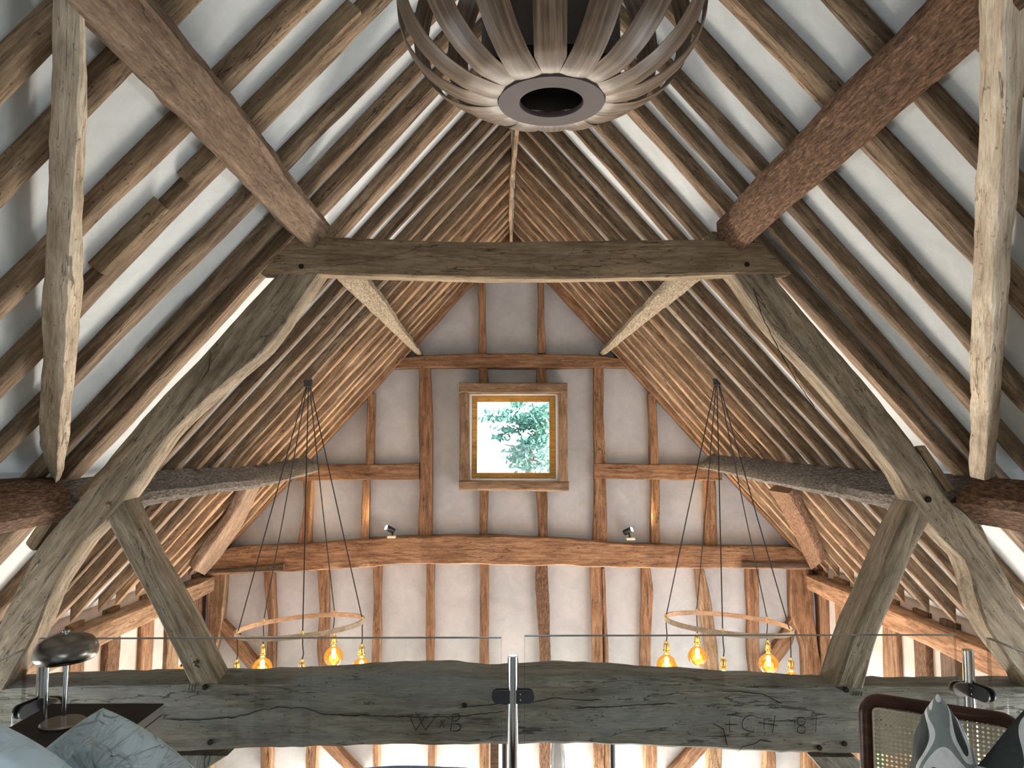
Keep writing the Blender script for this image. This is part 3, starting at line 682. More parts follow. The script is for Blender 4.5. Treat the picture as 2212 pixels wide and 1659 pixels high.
strokes('incised_marks', [[(410, 1479), (408, 1490)], [(417, 1478), (414, 1490)], [(422, 1478), (421, 1490)]], tie, 'three incised carpenter strokes', YS, .002)
strokes('incised_marks', [[(1844, 1493), (1842, 1504)], [(1850, 1493), (1848, 1504)], [(1856, 1493), (1854, 1504)], [(1862, 1493), (1861, 1504)]], tie, 'four incised carpenter strokes', YS, .002)
strokes('incised_marks', [[(418, 1428), (424, 1438)], [(424, 1424), (428, 1434)], [(416, 1432), (430, 1427)], [(420, 1437), (430, 1442)]], stl, 'incised carpenter strokes', YT, .002)
strokes('shake', [[(357, 1553), (420, 1556), (480, 1552), (530, 1545), (560, 1535), (600, 1528), (660, 1530), (700, 1543), (750, 1546), (800, 1543)], [(720, 1545), (800, 1547), (870, 1548), (930, 1549), (985, 1549), (1030, 1543), (1090, 1537)],
    [(990, 1529), (1040, 1524), (1100, 1519), (1150, 1517), (1200, 1508), (1260, 1513), (1300, 1512)], [(1240, 1530), (1320, 1527), (1400, 1521), (1460, 1519)], [(1560, 1492), (1600, 1494), (1650, 1500), (1690, 1520)],
    [(1595, 1623), (1604, 1613), (1630, 1607), (1642, 1599), (1668, 1603)], [(1540, 1563), (1562, 1572), (1566, 1590), (1572, 1612)]], tie, 'long dark drying cracks', YS, .0027)
strokes('shake', [[(700, 575), (760, 570), (820, 560), (880, 545), (915, 530)]], col, 'thin dark crack', YT-.016, .0012)
strokes('shake', [[(1628, 620), (1645, 680), (1690, 770), (1725, 830), (1760, 880)]], prr, 'long dark crack', YT-.003, .003)
strokes('shake', [[(455, 760), (450, 800), (435, 820)]], prl, 'short dark crack', YT-.003, .002)

# ================================================================== WIND BRACES
def nbrace(label, side, F, R, Lf, mat, seed):
    st = []
    for (f, r, l) in zip(F, R, Lf):
        pf = aR(*f, side, -.19); pr = aR(*r, side, -.19); pl = aR(*l, side, 0.0)
        st.append((pf, pr, pr+(pl-pf), pl))
    return tag(loft('wind_brace', st, mat, wav=.008, wave_len=.3, cham=.008, seed=seed, step=.04, rough=.002), label, 'timber brace')
nbrace('tall pale bleached wind brace standing on the left purlin, at the left of the frame', -1,
    [(174, -60), (175, 60), (172, 200), (165, 350), (155, 500), (150, 650), (140, 780), (127, 940), (124, 1040)],
    [(186, -60), (190, 60), (192, 200), (188, 330), (181, 480), (183, 640), (168, 780), (150, 950), (133, 1030)],
    [(112, -60), (111, 60), (106, 220), (102, 400), (95, 560), (91, 700), (88, 820), (84, 960), (118, 1045)], PALE, 301)
nbrace('tall pale wind brace with bark on one edge, standing on the right purlin', 1,
    [(2180, -60), (2174, 60), (2168, 217), (2160, 360), (2154, 460), (2148, 600), (2140, 760), (2134, 880), (2126, 1040)],
    [(2110, -60), (2111, 90), (2114, 217), (2108, 360), (2104, 460), (2097, 600), (2096, 740), (2092, 900), (2094, 1030)],
    [(2235, -60), (2225, 60), (2212, 230), (2203, 360), (2194, 480), (2184, 600), (2170, 760), (2160, 900), (2150, 1030)], PALE, 302)
def fbrace(label, side, A, B, mat, seed):
    gi[0] += 1
    return tag(edges_slab('wind_brace', [aR(x, y, side, -.13) for x, y in A], [aR(x, y, side, -.13) for x, y in B], -NI(side)*.075, mat, seed=seed, wav=.012, wave_len=.3), label, 'timber brace')
fbrace('dark oak wind brace between wall plate and purlin on the far left', -1, [(420, 1232), (462, 1172), (505, 1110), (537, 1050)], [(443, 1243), (492, 1185), (535, 1115), (566, 1046)], PURD, 303)
fbrace('mottled brown wind brace between wall plate and purlin on the far right', 1, [(1753, 1230), (1725, 1180), (1692, 1110), (1660, 1060)], [(1776, 1215), (1755, 1165), (1727, 1110), (1703, 1066)], PURB, 304)
# repair boards on the rafter sides
def rboard(label, side, lo, hi, y, w=.085, th=.03, mat=DARKB):
    s = SD(side); n = NI(side)
    st = []
    for i in range(4):
        x = lo+(hi-lo)*i/3; p = V((side*x, y, rz(x)))+n*.006
        st.append((p, p+V((0, th, 0)), p+V((0, th, 0))-n*w, p-n*w))
    return tag(loft('repair_board', st, mat, wav=.006, wave_len=.2, cham=.003, seed=int(lo*100)), label, 'board')
rboard('brown repair board nailed to the side of a left-slope rafter, ending at a square cut', -1, .60, 1.20, 2.60, mat=COLL)
rboard('cracked repair board end nailed to a left-slope rafter, below the big purlin', -1, 1.28, 1.50, 2.60, mat=COLL)
rboard('short thin batten nailed to the rafter in front of the left principal', -1, 1.46, 1.70, 3.37, .03, .02, mat=COLL)
# ================================================================== BIG VENEER PENDANT
VEN = veneer('walnut_veneer', (.055, .034, .021), (.128, .084, .054), (.235, .17, .118), .42)
RINGM = plain('purple_brown_veneer', (.065, .047, .051), .6, 0, .2, ((2, 2, 2), 4, .75, 1.25))
LP = V((aY(1191, 219, 1.60).x, 1.60, aY(1191, 219, 1.60).z))
pend = empty('pendant_lamp', LP, 'huge bowl-shaped pendant of curved wooden veneer strips hanging at the top of the frame', 'pendant lamp')
prof = [(.100, .004), (.14, .004), (.195, .018), (.245, .045), (.288, .082), (.322, .130), (.342, .185), (.348, .245), (.335, .31), (.30, .37), (.245, .415), (.18, .44), (.12, .45)]
def strip_prof(prof, n):
    P = [V((r, 0, z)) for r, z in prof]; out = resample([(p,) for p in P], .012); return [o[1][0] for o in out]
SP = strip_prof(prof, 0)
for k in range(16):
    th = math.radians(-90 - 4 + 22.5*k)
    bm = bmesh.new(); wd = .033
    c, s = math.cos(th), math.sin(th); R = V((c, s, 0)); T = V((-s, c, 0)); rows = []
    lift = .0025*(k % 2)
    for i, p in enumerate(SP):
        q = SP[min(i+1, len(SP)-1)]-SP[max(i-1, 0)]; nn = V((q.z, 0, -q.x)).normalized()
        hw = wd*(1 if i > 2 else .97)
        row = []
        for j in range(5):
            t = (j-2)/2; b = .0035*(1-t*t)
            base_p = R*(p.x+nn.x*(b+lift))+V((0, 0, p.z+nn.z*(b+lift)))+T*(hw*t)
            row.append((bm.verts.new(base_p+LP), bm.verts.new(base_p-(R*nn.x+V((0, 0, nn.z)))*.0016+LP)))
        rows.append(row)
    for i in range(len(rows)-1):
        for j in range(4):
            a, b, c2, d = rows[i][j], rows[i][j+1], rows[i+1][j+1], rows[i+1][j]
            bm.faces.new((a[0], b[0], c2[0], d[0])); bm.faces.new((d[1], c2[1], b[1], a[1]))
        for j in (0, 4):
            a, d = rows[i][j], rows[i+1][j]; f = (a[0], d[0], d[1], a[1]); bm.faces.new(f if j == 0 else f[::-1])
    # local X runs up the strip so the grain follows it
    mid = LP+R*.33+V((0, 0, .2)); M = Matrix.Identity(4); X = V((R.x*.35, R.y*.35, .94)).normalized(); Z = (R-X*R.dot(X)).normalized(); Yv = Z.cross(X)
    for i in range(3): M[i][0], M[i][1], M[i][2], M[i][3] = X[i], Yv[i], Z[i], mid[i]
    fin('veneer_strip', to_mesh(bm, 'veneer_strip', M, 60), VEN, M, pend)
o = lathe('bottom_ring', [(.070, 0), (.072, -.004), (.119, -.004), (.121, 0), (.121, .004), (.070, .006), (.070, 0)], LP, RINGM, pend, 64); o['label'] = 'purple-brown ring round the bottom opening'
lathe('top_ring', [(.070, .45), (.125, .45), (.125, .458), (.070, .458), (.070, .45)], LP, RINGM, pend, 48)
INNER = plain('dark_inner_drum', (.045, .032, .026), .5, 0, .4, ((3, 3, 3), 5, .6, 1.3))
lathe('inner_drum', [(.155, .05), (.157, .05), (.157, .44), (.155, .44), (.155, .05)], LP, INNER, pend, 16)
DIF = plain('unlit_inside_black', (.008, .008, .008), .8)  # flat black stands in for the shade inside the unlit lamp
lathe('unlit_inside_disc', [(0, .12), (.1, .12), (.15, .13)], LP, DIF, pend, 32)
tube('suspension_cord', [LP+V((0, 0, .455)), V((LP.x, LP.y, rz(LP.x)-.0))], .004, CORD, pend)
lathe('ceiling_cup', [(0, -.10), (.045, -.10), (.05, -.02), (.05, 0), (0, 0)], (LP.x, LP.y, rz(LP.x)), RINGM, pend, 24)

# ================================================================== RING CHANDELIERS
def glass_bulb_mat():
    m = bpy.data.materials.new('amber_glass'); m.use_nodes = True; nt = m.node_tree; nt.nodes.clear()
    out = N(nt, 'ShaderNodeOutputMaterial'); tr = N(nt, 'ShaderNodeBsdfTransparent'); gl = N(nt, 'ShaderNodeBsdfGlossy'); gl.inputs['Roughness'].default_value = .05
    lw = N(nt, 'ShaderNodeLayerWeight'); lw.inputs[0].default_value = .42
    c = ramp(nt, lw.outputs['Facing'], [(.0, (1.0, .66, .20)), (.6, (.98, .52, .08)), (1, (.62, .26, .03))]); nt.links.new(c, tr.inputs[0])
    mx = N(nt, 'ShaderNodeMixShader'); fr = N(nt, 'ShaderNodeFresnel'); nt.links.new(fr.outputs[0], mx.inputs[0]); nt.links.new(tr.outputs[0], mx.inputs[1]); nt.links.new(gl.outputs[0], mx.inputs[2])
    em = N(nt, 'ShaderNodeEmission'); em.inputs[0].default_value = (1, .55, .10, 1); em.inputs[1].default_value = .22
    ad = N(nt, 'ShaderNodeAddShader'); nt.links.new(mx.outputs[0], ad.inputs[0]); nt.links.new(em.outputs[0], ad.inputs[1])
    nt.links.new(ad.outputs[0], out.inputs[0]); return m
AMB = glass_bulb_mat(); FIL = emis('glowing_filament', (1.0, .80, .42), 14)
HOOP = oak('pale_ash_hoop', (.26, .20, .14), (.36, .28, .20), (.46, .37, .27), crack=0, bump=.05, rough=.45, var=0)
def chandelier(label, ringc, Yc, R, tiltpx, top, angs, group):
    c = aY(*ringc, Yc)
    tilt = Matrix.Rotation(tiltpx, 4, 'Y') @ Matrix.Rotation(math.radians(-3.2), 4, 'X')
    t3 = tilt.to_3x3()
    tp = top
    root = empty('chandelier', tp, label, 'chandelier', None)
    h = .034
    o = lathe('hoop', [(R-.010, -h/2), (R+.003, -h/2), (R+.003, h/2), (R-.010, h/2), (R-.010, -h/2)], c, HOOP, root, 96, tilt)
    lathe('ceiling_hook', [(0, -.03), (.03, -.03), (.034, .02), (0, .02)], tp+V((0, 0, .02)), BLACK, root, 20)
    for i, a in enumerate(angs):
        a = math.radians(a); p = c+t3 @ V(((R-.0035)*math.cos(a), (R-.0035)*math.sin(a), h/2))
        hk = tp+V((.018*math.cos(a), .018*math.sin(a), -.012))
        drop = .185+.01*math.sin(i*2.3)
        q = p-V((0, 0, drop))
        bend = V((.010*math.sin(i*1.9+1), .004, 0))
        md = hk.lerp(p, .55)+V((.006*math.sin(i*3), 0, -.006))
        co_ = tube('cord', [hk, md, p, p-V((0, 0, .08))+bend*.2, p-V((0, 0, .14))+bend, q], .0042, CORD, root, 6)
        lathe('ferrule', [(0, .022), (.008, .020), (.008, .008), (.011, .004), (.011, -.002), (0, -.002)], p, BRASS, root, 12)
        lathe('lamp_holder', [(0, .012), (.010, .010), (.012, -.006), (.018, -.012), (.021, -.020), (.021, -.058), (.027, -.060), (.027, -.068), (.020, -.070), (.0, -.070)], q, BRASS, root, 20)
        b = lathe('bulb', [(.016, -.066), (.018, -.080), (.020, -.092), (.032, -.104), (.056, -.122), (.073, -.150), (.079, -.180), (.073, -.210), (.054, -.238), (.027, -.254), (0, -.258)], q, AMB, root, 28, None, 80)
        tb = []
        lathe('filament', [(0, -.108), (.009, -.112), (.017, -.122), (.018, -.18), (.015, -.196), (0, -.20)], q, FIL, b, 12, None, 80)
        lt = bpy.data.lights.new('bulb_glow', 'POINT'); lt.energy = 6.5; lt.color = (1, .52, .18); lt.shadow_soft_size = .05
        lo = bpy.data.objects.new('bulb_glow', lt); COL.objects.link(lo); lo.location = q-V((0, 0, .165))
YC = 5.8
tl = aR(666, 833, -1, -.02); tr_ = aR(1549, 829, 1, -.02)
chandelier('left ring chandelier of five amber globe bulbs hanging from black cords', (650, 1352), YC, .474, math.radians(-4.0), tl, [-73, -1, 71, 143, 215], None)
chandelier('right ring chandelier of five amber globe bulbs hanging from black cords', (1572, 1347), YC, .474, math.radians(3.6), tr_, [-111, -39, 33, 105, 177], None)

# ================================================================== UPLIGHTS on the gable tie beam
HOT = emis('lit_spot_lens', (1.0, .93, .80), 60)
def uplight(label, bx, by, dx, hx, hy):
    Yp = 7.98
    b = aY(bx, by, Yp); root = empty('spotlight', b, label, 'spotlight')
    box('base_plate', b+V((-.045, -.06, -.012)), b+V((.045, .02, .012)), CREAM, root, .003)
    hp = aY(hx, hy, Yp-.02)
    tube('stem', [b, b+V((-dx*.005, 0, .03)), hp+V((0, 0, -.01))], .009, BLACK, root, 8)
    d = V((dx*.72, -.52, .42)).normalized()
    rot = d.to_track_quat('Z', 'Y').to_matrix().to_4x4()
    lathe('lamp_head', [(0, -.055), (.024, -.055), (.030, -.048), (.031, .05), (.027, .05), (.026, .035), (0, .035)], hp, BLACK, root, 24, rot)
    lathe('lens', [(0, .046), (.025, .044), (.0255, .038), (0, .038)], hp, HOT, root, 20, rot)
    l = bpy.data.lights.new('spotlight_beam', 'SPOT'); l.energy = 95; l.color = (1, .72, .36); l.spot_size = math.radians(120); l.spot_blend = 1; l.shadow_soft_size = .03
    o = bpy.data.objects.new('spotlight_beam', l); COL.objects.link(o); o.location = hp+d*.06; o.rotation_euler = d.to_track_quat('-Z', 'Y').to_euler()
CREAM = plain('cream_metal', (.75, .66, .52), .5)
uplight('small lit spotlight on the gable tie beam, left of the window, aimed left', 847, 1159, -1, 842, 1143)
uplight('small lit spotlight on the gable tie beam, right of the window, aimed right', 1361, 1163, 1, 1357, 1147)

# ================================================================== BALUSTRADE
ZF = ZC-1.85
zt = aY(1106, 1374, 3.10).z
EDGE = glassy('glass_edge', (.55, .60, .60)); 
BAL = empty('balustrade', (0, 3.1, ZF), 'frameless glass balustrade with polished steel posts and clamps, in front of the near truss', 'balustrade')
def pane(label, p0, p1, z0, z1, name='glass_panel'):
    """a vertical pane between two plan points"""
    p0 = V(p0); p1 = V(p1); d = (p1-p0).normalized(); c = (p0+p1)/2; L = (p1-p0).length
    M = Matrix.Identity(4); M.col[0] = (*d, 0); M.col[1] = (*V((0, 0, 1)).cross(d), 0); M.col[2] = (0, 0, 1, 0); M.col[3] = (c.x, c.y, (z0+z1)/2, 1)
    bm = bmesh.new(); box_bm(bm, (-L/2, -.0075, -(z1-z0)/2), (L/2, .0075, (z1-z0)/2-.0035)); me = bpy.data.meshes.new(name); sharp(bm); bm.to_mesh(me); bm.free()
    o = tag(fin(name, me, GLASS, M, BAL), label, None)
    bm = bmesh.new(); box_bm(bm, (-L/2, -.0075, (z1-z0)/2-.0035), (L/2, .0075, (z1-z0)/2)); me = bpy.data.meshes.new('top_edge'); sharp(bm); bm.to_mesh(me); bm.free()
    e = fin('top_edge', me, GEDGE, M, o); e['label'] = 'grey-green polished top edge'
    for sx in (-1, 1):
        bm = bmesh.new(); box_bm(bm, (sx*L/2-.0008, -.0076, -(z1-z0)/2), (sx*L/2+.0008, .0076, (z1-z0)/2-.004)); me = bpy.data.meshes.new('side_edge'); bm.to_mesh(me); bm.free()
        fin('side_edge', me, SEDGE, M, o)
    return o
SEDGE = glassy('pale_glass_edge', (.84, .84, .82))
GEDGE = plain('polished_glass_edge', (.16, .17, .17), .25, 0, .8)
xl0, xl1 = aY(85, 1395, 3.1).x, aY(1083, 1372, 3.1).x
xr0, xr1 = aY(1133, 1372, 3.1).x, aY(2062, 1368, 3.1).x
pane('large clear glass balustrade panel left of the central post', (xl0, 3.1, 0), (xl1, 3.1, 0), ZF+.05, zt-.004)
pane('large clear glass balustrade panel right of the central post', (xr0, 3.1, 0), (xr1, 3.1, 0), ZF+.05, zt+.003)
pane('clear glass balustrade panel returning along the left side towards the camera', (-1.965, 1.3, 0), (-1.965, 3.04, 0), ZF+.05, zt-.03)
pane('clear glass balustrade panel returning along the right side towards the camera', (1.895, 1.3, 0), (1.895, 3.06, 0), ZF+.05, zt+.0)
def post(label, x, y, ztop, z0=ZF, r=.0215):
    o = lathe('railing_post', [(0, 0), (r, 0), (r, ztop-z0-.003), (r-.003, ztop-z0), (0, ztop-z0)], (x, y, z0), CHROME, BAL, 32)
    o['label'] = label
    lathe('floor_flange', [(0, 0), (.05, 0), (.05, .006), (r, .012), (r, .0)], (x, y, z0), CHROME, o, 32)
    return o
def clamp(root, c, ang, mat, L=.070, hgt=.052):
    """rounded plate clamp beside the post, reaching out along ang in plan"""
    M = Matrix.Translation(V(c)) @ Matrix.Rotation(ang, 4, 'Z')
    for sgn in (-1, 1):
        bm = bmesh.new(); pts = []
        for i in range(13):
            a = -math.pi/2+math.pi*i/12; pts.append((L-hgt/2+hgt/2*math.cos(a), hgt/2*math.sin(a)))
        pts += [(.012, hgt/2), (.012, -hgt/2)]
        f = [bm.verts.new((x, sgn*.010, z)) for x, z in pts]; g = [bm.verts.new((x, sgn*.018, z)) for x, z in pts]
        bm.faces.new(f); bm.faces.new(g)
        for i in range(len(f)): j = (i+1) % len(f); bm.faces.new((f[i], f[j], g[j], g[i]))
        cl = fin('glass_clamp', to_mesh(bm, 'glass_clamp', None), mat, M, root)
        if sgn < 0:
            for zz in (-.011, .011):
                lathe('screw', [(0, -.0215), (.003, -.021), (.003, -.018)], M @ V((.030, 0, zz)), CHROME, root, 10, Matrix.Rotation(ang, 4, 'Z') @ Matrix.Rotation(0, 4, 'X') @ Matrix(((1, 0, 0, 0), (0, 0, 1, 0), (0, -1, 0, 0), (0, 0, 0, 1))))
pc = aY(1108, 1416, 3.10)
p1 = post('polished steel balustrade post standing in the middle of the glass', pc.x, 3.10, pc.z)
cz = aY(1108, 1503, 3.1).z
clamp(p1, (pc.x, 3.10, cz), 0, DGREY, .086); clamp(p1, (pc.x, 3.10, cz), math.pi, DGREY, .086)
pr_ = aY(2090, 1403, 3.06)
p2 = post('polished steel balustrade post at the right corner, behind the cane chair', pr_.x, 3.06, pr_.z)
cz2 = aY(2090, 1487, 3.06).z
clamp(p2, (pr_.x, 3.06, cz2), math.pi, BRUSH, .075); clamp(p2, (pr_.x, 3.06, cz2), math.radians(-78), BLACK, .11)
pl_ = aY(95, 1408, 3.05)
p3 = post('polished steel balustrade post at the left corner, behind the table lamp', pl_.x, 3.05, pl_.z)
cz3 = aY(95, 1520, 3.05).z
clamp(p3, (pl_.x, 3.05, cz3), 0, BRUSH, .085); clamp(p3, (pl_.x, 3.05, cz3), math.radians(-102), BLACK, .12)

# ================================================================== BEDSIDE TABLE, LAMP
YL = 2.2
bp_ = aY(136, 1565, YL); ZT = bp_.z
WEN = plain('near_black_wood', (.012, .007, .006), .55, 0, .12, ((.8, 10, 10), 3, .7, 1.5))
xa_, xb_ = aZ(30, 1540, ZT).x, aZ(355, 1519, ZT).x
y1_ = aZ(355, 1519, ZT).y; y0_ = y1_-.46; hb = .30
xl_ = -1.46
tb = empty('bedside_table', ((xl_+xb_)/2, (y0_+y1_)/2, ZF), 'dark brown open-fronted bedside table by the balustrade, under the nickel lamp', 'bedside table')
box('table_top', (xl_, y0_, ZT-.03), (xb_, y1_, ZT), WEN, tb, .002)
box('side_panel', (xb_-.03, y0_+.002, ZT-hb), (xb_-.0005, y1_-.002, ZT-.03), WEN, tb, .002); box('side_panel', (xl_+.0005, y0_+.002, ZT-hb), (xl_+.03, y1_-.002, ZT-.03), WEN, tb, .002)
box('back_panel', (xl_+.03, y1_-.02, ZT-hb), (xb_-.03, y1_-.003, ZT-.03), WEN, tb); box('shelf', (xl_+.03, y0_+.004, ZT-hb), (xb_-.03, y1_-.02, ZT-hb+.025), WEN, tb, .001)
for lx in (xl_+.02, xb_-.06):
    for ly in (y0_+.01, y1_-.05): box('leg', (lx, ly, ZF), (lx+.04, ly+.04, ZT-hb), WEN, tb, .002)
dc = aY(143, 1418, YL); lamp = empty('table_lamp', bp_, 'brushed nickel mushroom-dome table lamp on the dark bedside table', 'table lamp')
DOME = plain('brushed_nickel_dome', (.21, .19, .17), .28, 1)
lathe('lamp_base', [(0, 0), (.060, 0), (.060, .006), (.055, .010), (0, .010)], bp_, DOME, lamp, 48)
th = Matrix.Rotation(math.radians(-3), 4, 'Y')
lathe('lamp_shade', [(.064, -.008), (.074, -.010), (.082, .002), (.084, .016), (.080, .033), (.069, .048), (.052, .057), (.030, .062), (0, .063)], dc, DOME, lamp, 64, th, 80)
lathe('finial', [(.006, .060), (.006, .067), (.010, .069), (.010, .073), (0, .074)], dc, CHROME, lamp, 20, th)
lathe('light_disc', [(0, -.002), (.062, -.002)], dc, emis('warm_led_disc', (1, .93, .85), 1.2), lamp, 40, th)
r1b, r1t = aY(98, 1556, YL+.02), aY(103, 1422, YL+.02); r2b, r2t = aY(137, 1562, YL), aY(145, 1424, YL)
tube('upright_rod', [V((r1b.x, r1b.y, ZT)), r1t], .0052, CHROME, lamp, 14); tube('upright_rod', [V((r2b.x, r2b.y, ZT+.008)), r2t], .0062, CHROME, lamp, 14)

# ================================================================== SOFT FURNISHINGS
def linen(name, col, sc=1.0, bump=.8):
    m, nt, bs = base(name); c = coords(nt, (1, 1, 1)); h = None
    def ridge(cc, s, d):
        f = noi(nt, cc, s, 3, .5, d); a = N(nt, 'ShaderNodeMath', operation='SUBTRACT'); nt.links.new(f, a.inputs[0]); a.inputs[1].default_value = .5
        b = N(nt, 'ShaderNodeMath', operation='ABSOLUTE'); nt.links.new(a.outputs[0], b.inputs[0])
        k = N(nt, 'ShaderNodeMapRange'); nt.links.new(b.outputs[0], k.inputs[0]); k.inputs[1].default_value = 0; k.inputs[2].default_value = .10; k.inputs[3].default_value = 1; k.inputs[4].default_value = 0
        k.interpolation_type = 'SMOOTHSTEP'; return k.outputs[0]
    r1 = ridge(coords(nt, (1, 1, 1.9)), 4.5*sc, 1.6); r2 = ridge(coords(nt, (2.2, 1, 1)), 9*sc, 1.0)
    ad = N(nt, 'ShaderNodeMath', operation='MULTIPLY_ADD'); nt.links.new(r2, ad.inputs[0]); ad.inputs[1].default_value = .4; nt.links.new(r1, ad.inputs[2])
    f = noi(nt, c, 5, 4)
    nt.links.new(ramp(nt, f, [(.3, tuple(x*.94 for x in col)), (.7, tuple(min(1, x*1.04) for x in col))]), bs.inputs['Base Color'])
    bs.inputs['Roughness'].default_value = .9; bs.inputs['Specular IOR Level'].default_value = .15
    bp = N(nt, 'ShaderNodeBump'); bp.inputs['Strength'].default_value = bump; bp.inputs['Distance'].default_value = .014
    nt.links.new(ad.outputs[0], bp.inputs['Height']); nt.links.new(bp.outputs[0], bs.inputs['Normal']); return m
def cushion(name, label, cat, c, w, h, t, M3, mat, seed=0, wr=.010, pinch=.10, res=64, power=.5, rnd_=.35):
    bm = bmesh.new(); fr = []; bk = []
    def pos(u, v, s):
        e = max(0, (1-u*u))*max(0, (1-v*v)); th_ = t/2*(e**power)
        k = 1-pinch*(1-abs(u))*abs(v)**2; l = 1-pinch*(1-abs(v))*abs(u)**2
        x = w/2*u*l*math.sqrt(1-rnd_*v*v/2); z = h/2*v*k*math.sqrt(1-rnd_*u*u/2)
        q = V((x*3.2, z*3.2, seed+s)); n1 = noise.noise(q*1.5); n2 = 1-abs(noise.noise(V((x*9+z*5, z*4-x*3, seed*2.3))))*2; n3 = noise.noise(q*6)
        wq = noise.noise(V((x*4, z*4, seed*.7)))*1.2; n4 = 1-abs(noise.noise(V((x*13-z*7+wq, z*6+x*4+wq, seed*1.3+s))))*5; n5 = 1-abs(noise.noise(V((x*22+z*9-wq, z*15-x*6, seed*2.9+s))))*4; y = s*(th_ + min(1, e*4)*(wr*n1+wr*.55*n2+wr*.3*n3+wr*.42*max(0, n4)+wr*.2*max(0, n5)))
        return V((x, y, z))
    for i in range(res+1):
        a = []; b = []
        for j in range(res+1):
            u = math.sin(math.pi/2*(2*i/res-1)); v = math.sin(math.pi/2*(2*j/res-1))
            p = bm.verts.new(pos(u, v, 1)); a.append(p)
            b.append(p if i in (0, res) or j in (0, res) else bm.verts.new(pos(u, v, -1)))
        fr.append(a); bk.append(b)
    for i in range(res):
        for j in range(res):
            bm.faces.new((fr[i][j], fr[i+1][j], fr[i+1][j+1], fr[i][j+1])); bm.faces.new((bk[i][j+1], bk[i+1][j+1], bk[i+1][j], bk[i][j]))
    M = Matrix.Translation(V(c)) @ M3
    me = to_mesh(bm, name, None, 80)
    return tag(fin(name, me, mat, M), label, cat)
Rx = lambda d: Matrix.Rotation(math.radians(d), 4, 'X'); Ry = lambda d: Matrix.Rotation(math.radians(d), 4, 'Y'); Rz = lambda d: Matrix.Rotation(math.radians(d), 4, 'Z')
GREYBL = linen('grey_blue_linen', (.50, .59, .62)); PALEBL = linen('pale_blue_cotton', (.62, .78, .88), .6, .45); MIDBL = linen('blue_cotton', (.30, .40, .55))
# the daybed under the pillows
bed = empty('daybed', (-1.0, 1.35, ZF), 'grey-blue daybed whose pillows rise at the bottom left of the frame', 'bed')
box('mattress', (-1.75, .75, ZF+.22), (.95, 1.95, ZF+.46), GREYBL, bed, .04)
box('bed_base', (-1.74, .77, ZF+.06), (.94, 1.93, ZF+.22), WEN, bed, .01)
for lx in (-1.7, .86):
    for ly in (.8, 1.86): box('leg', (lx, ly, ZF), (lx+.05, ly+.05, ZF+.06), WEN, bed)
cushion('pillow', 'large crumpled grey-blue linen pillow peaking in front of the bedside table', 'pillow', aY(215, 1912, 1.83), .66, .62, .22, Rz(4) @ Rx(-12) @ Ry(40), GREYBL, 3, .036, .02, 150, .5, .55)
cushion('pillow', 'pale blue quilted pillow at the bottom left corner of the frame', 'pillow', aY(-205, 1840, 1.55), .60, .52, .22, Rz(20) @ Rx(-14) @ Ry(30), PALEBL, 8, .018, .02, 80, .5, .6)
cushion('pillow', 'low blue pillow just showing at the bottom edge left of the steel post', 'pillow', aY(950, 1800, 1.85), .50, .30, .16, Rx(-10) @ Ry(2.5), MIDBL, 12, .012, .05, 60, .5, .5)

# ================================================================== CANE CHAIR
MAH = oak('dark_mahogany', (.035, .014, .009), (.065, .027, .016), (.10, .045, .026), crack=0, bump=.05, rough=.3, var=0)
def cane_mat():
    m, nt, bs = base('woven_cane'); bs.inputs['Base Color'].default_value = (.55, .46, .31, 1); bs.inputs['Roughness'].default_value = .55
    c = coords(nt, (1, 1, 1), False); sx = N(nt, 'ShaderNodeSeparateXYZ'); nt.links.new(c, sx.inputs[0])
    P = .0125
    def M_(op, a, b=None, cc=None):
        n = N(nt, 'ShaderNodeMath', operation=op)
        for i, s in enumerate((a, b, cc)):
            if s is None: continue
            if isinstance(s, (int, float)): n.inputs[i].default_value = s
            else: nt.links.new(s, n.inputs[i])
        return n.outputs[0]
    fx = M_('SUBTRACT', M_('FRACT', M_('DIVIDE', sx.outputs[0], P)), .5); fz = M_('SUBTRACT', M_('FRACT', M_('DIVIDE', sx.outputs[2], P)), .5)
    d = M_('SQRT', M_('ADD', M_('MULTIPLY', fx, fx), M_('MULTIPLY', fz, fz)))
    hole = M_('LESS_THAN', d, .27)
    gap = M_('LESS_THAN', M_('ABSOLUTE', M_('SUBTRACT', M_('ABSOLUTE', fx), M_('ABSOLUTE', fz))), .05)
    wv = M_('MULTIPLY', gap, .55)
    col = mix(nt, (.60, .51, .36), (.25, .19, .11), wv); nt.links.new(col, bs.inputs['Base Color'])
    tr = N(nt, 'ShaderNodeBsdfTransparent'); mx = N(nt, 'ShaderNodeMixShader'); nt.links.new(hole, mx.inputs[0]); nt.links.new(bs.outputs[0], mx.inputs[1]); nt.links.new(tr.outputs[0], mx.inputs[2])
    nt.links.new(mx.outputs[0], nt.nodes['Material Output'].inputs[0]); return m
CANE = cane_mat(); BEAD = plain('pale_cane_beading', (.58, .49, .36), .5)
q0 = aY(1868, 1508, 2.35); q1 = aY(2200, 1560, 2.15); q1.z = q0.z
ex = (q1-q0).normalized(); ez = V((.0, .10, 1)); ez = (ez-ex*ez.dot(ex)).normalized(); ey = ez.cross(ex)
CM = Matrix.Identity(4)
for i in range(3): CM[i][0], CM[i][1], CM[i][2], CM[i][3] = ex[i], ey[i], ez[i], q0[i]
W_ = (q1-q0).length; HB = .50
chair = empty('cane_chair', (q0.x+.2, 2.1, ZF), 'dark mahogany chair with a woven cane back, in the lower right corner', 'chair')
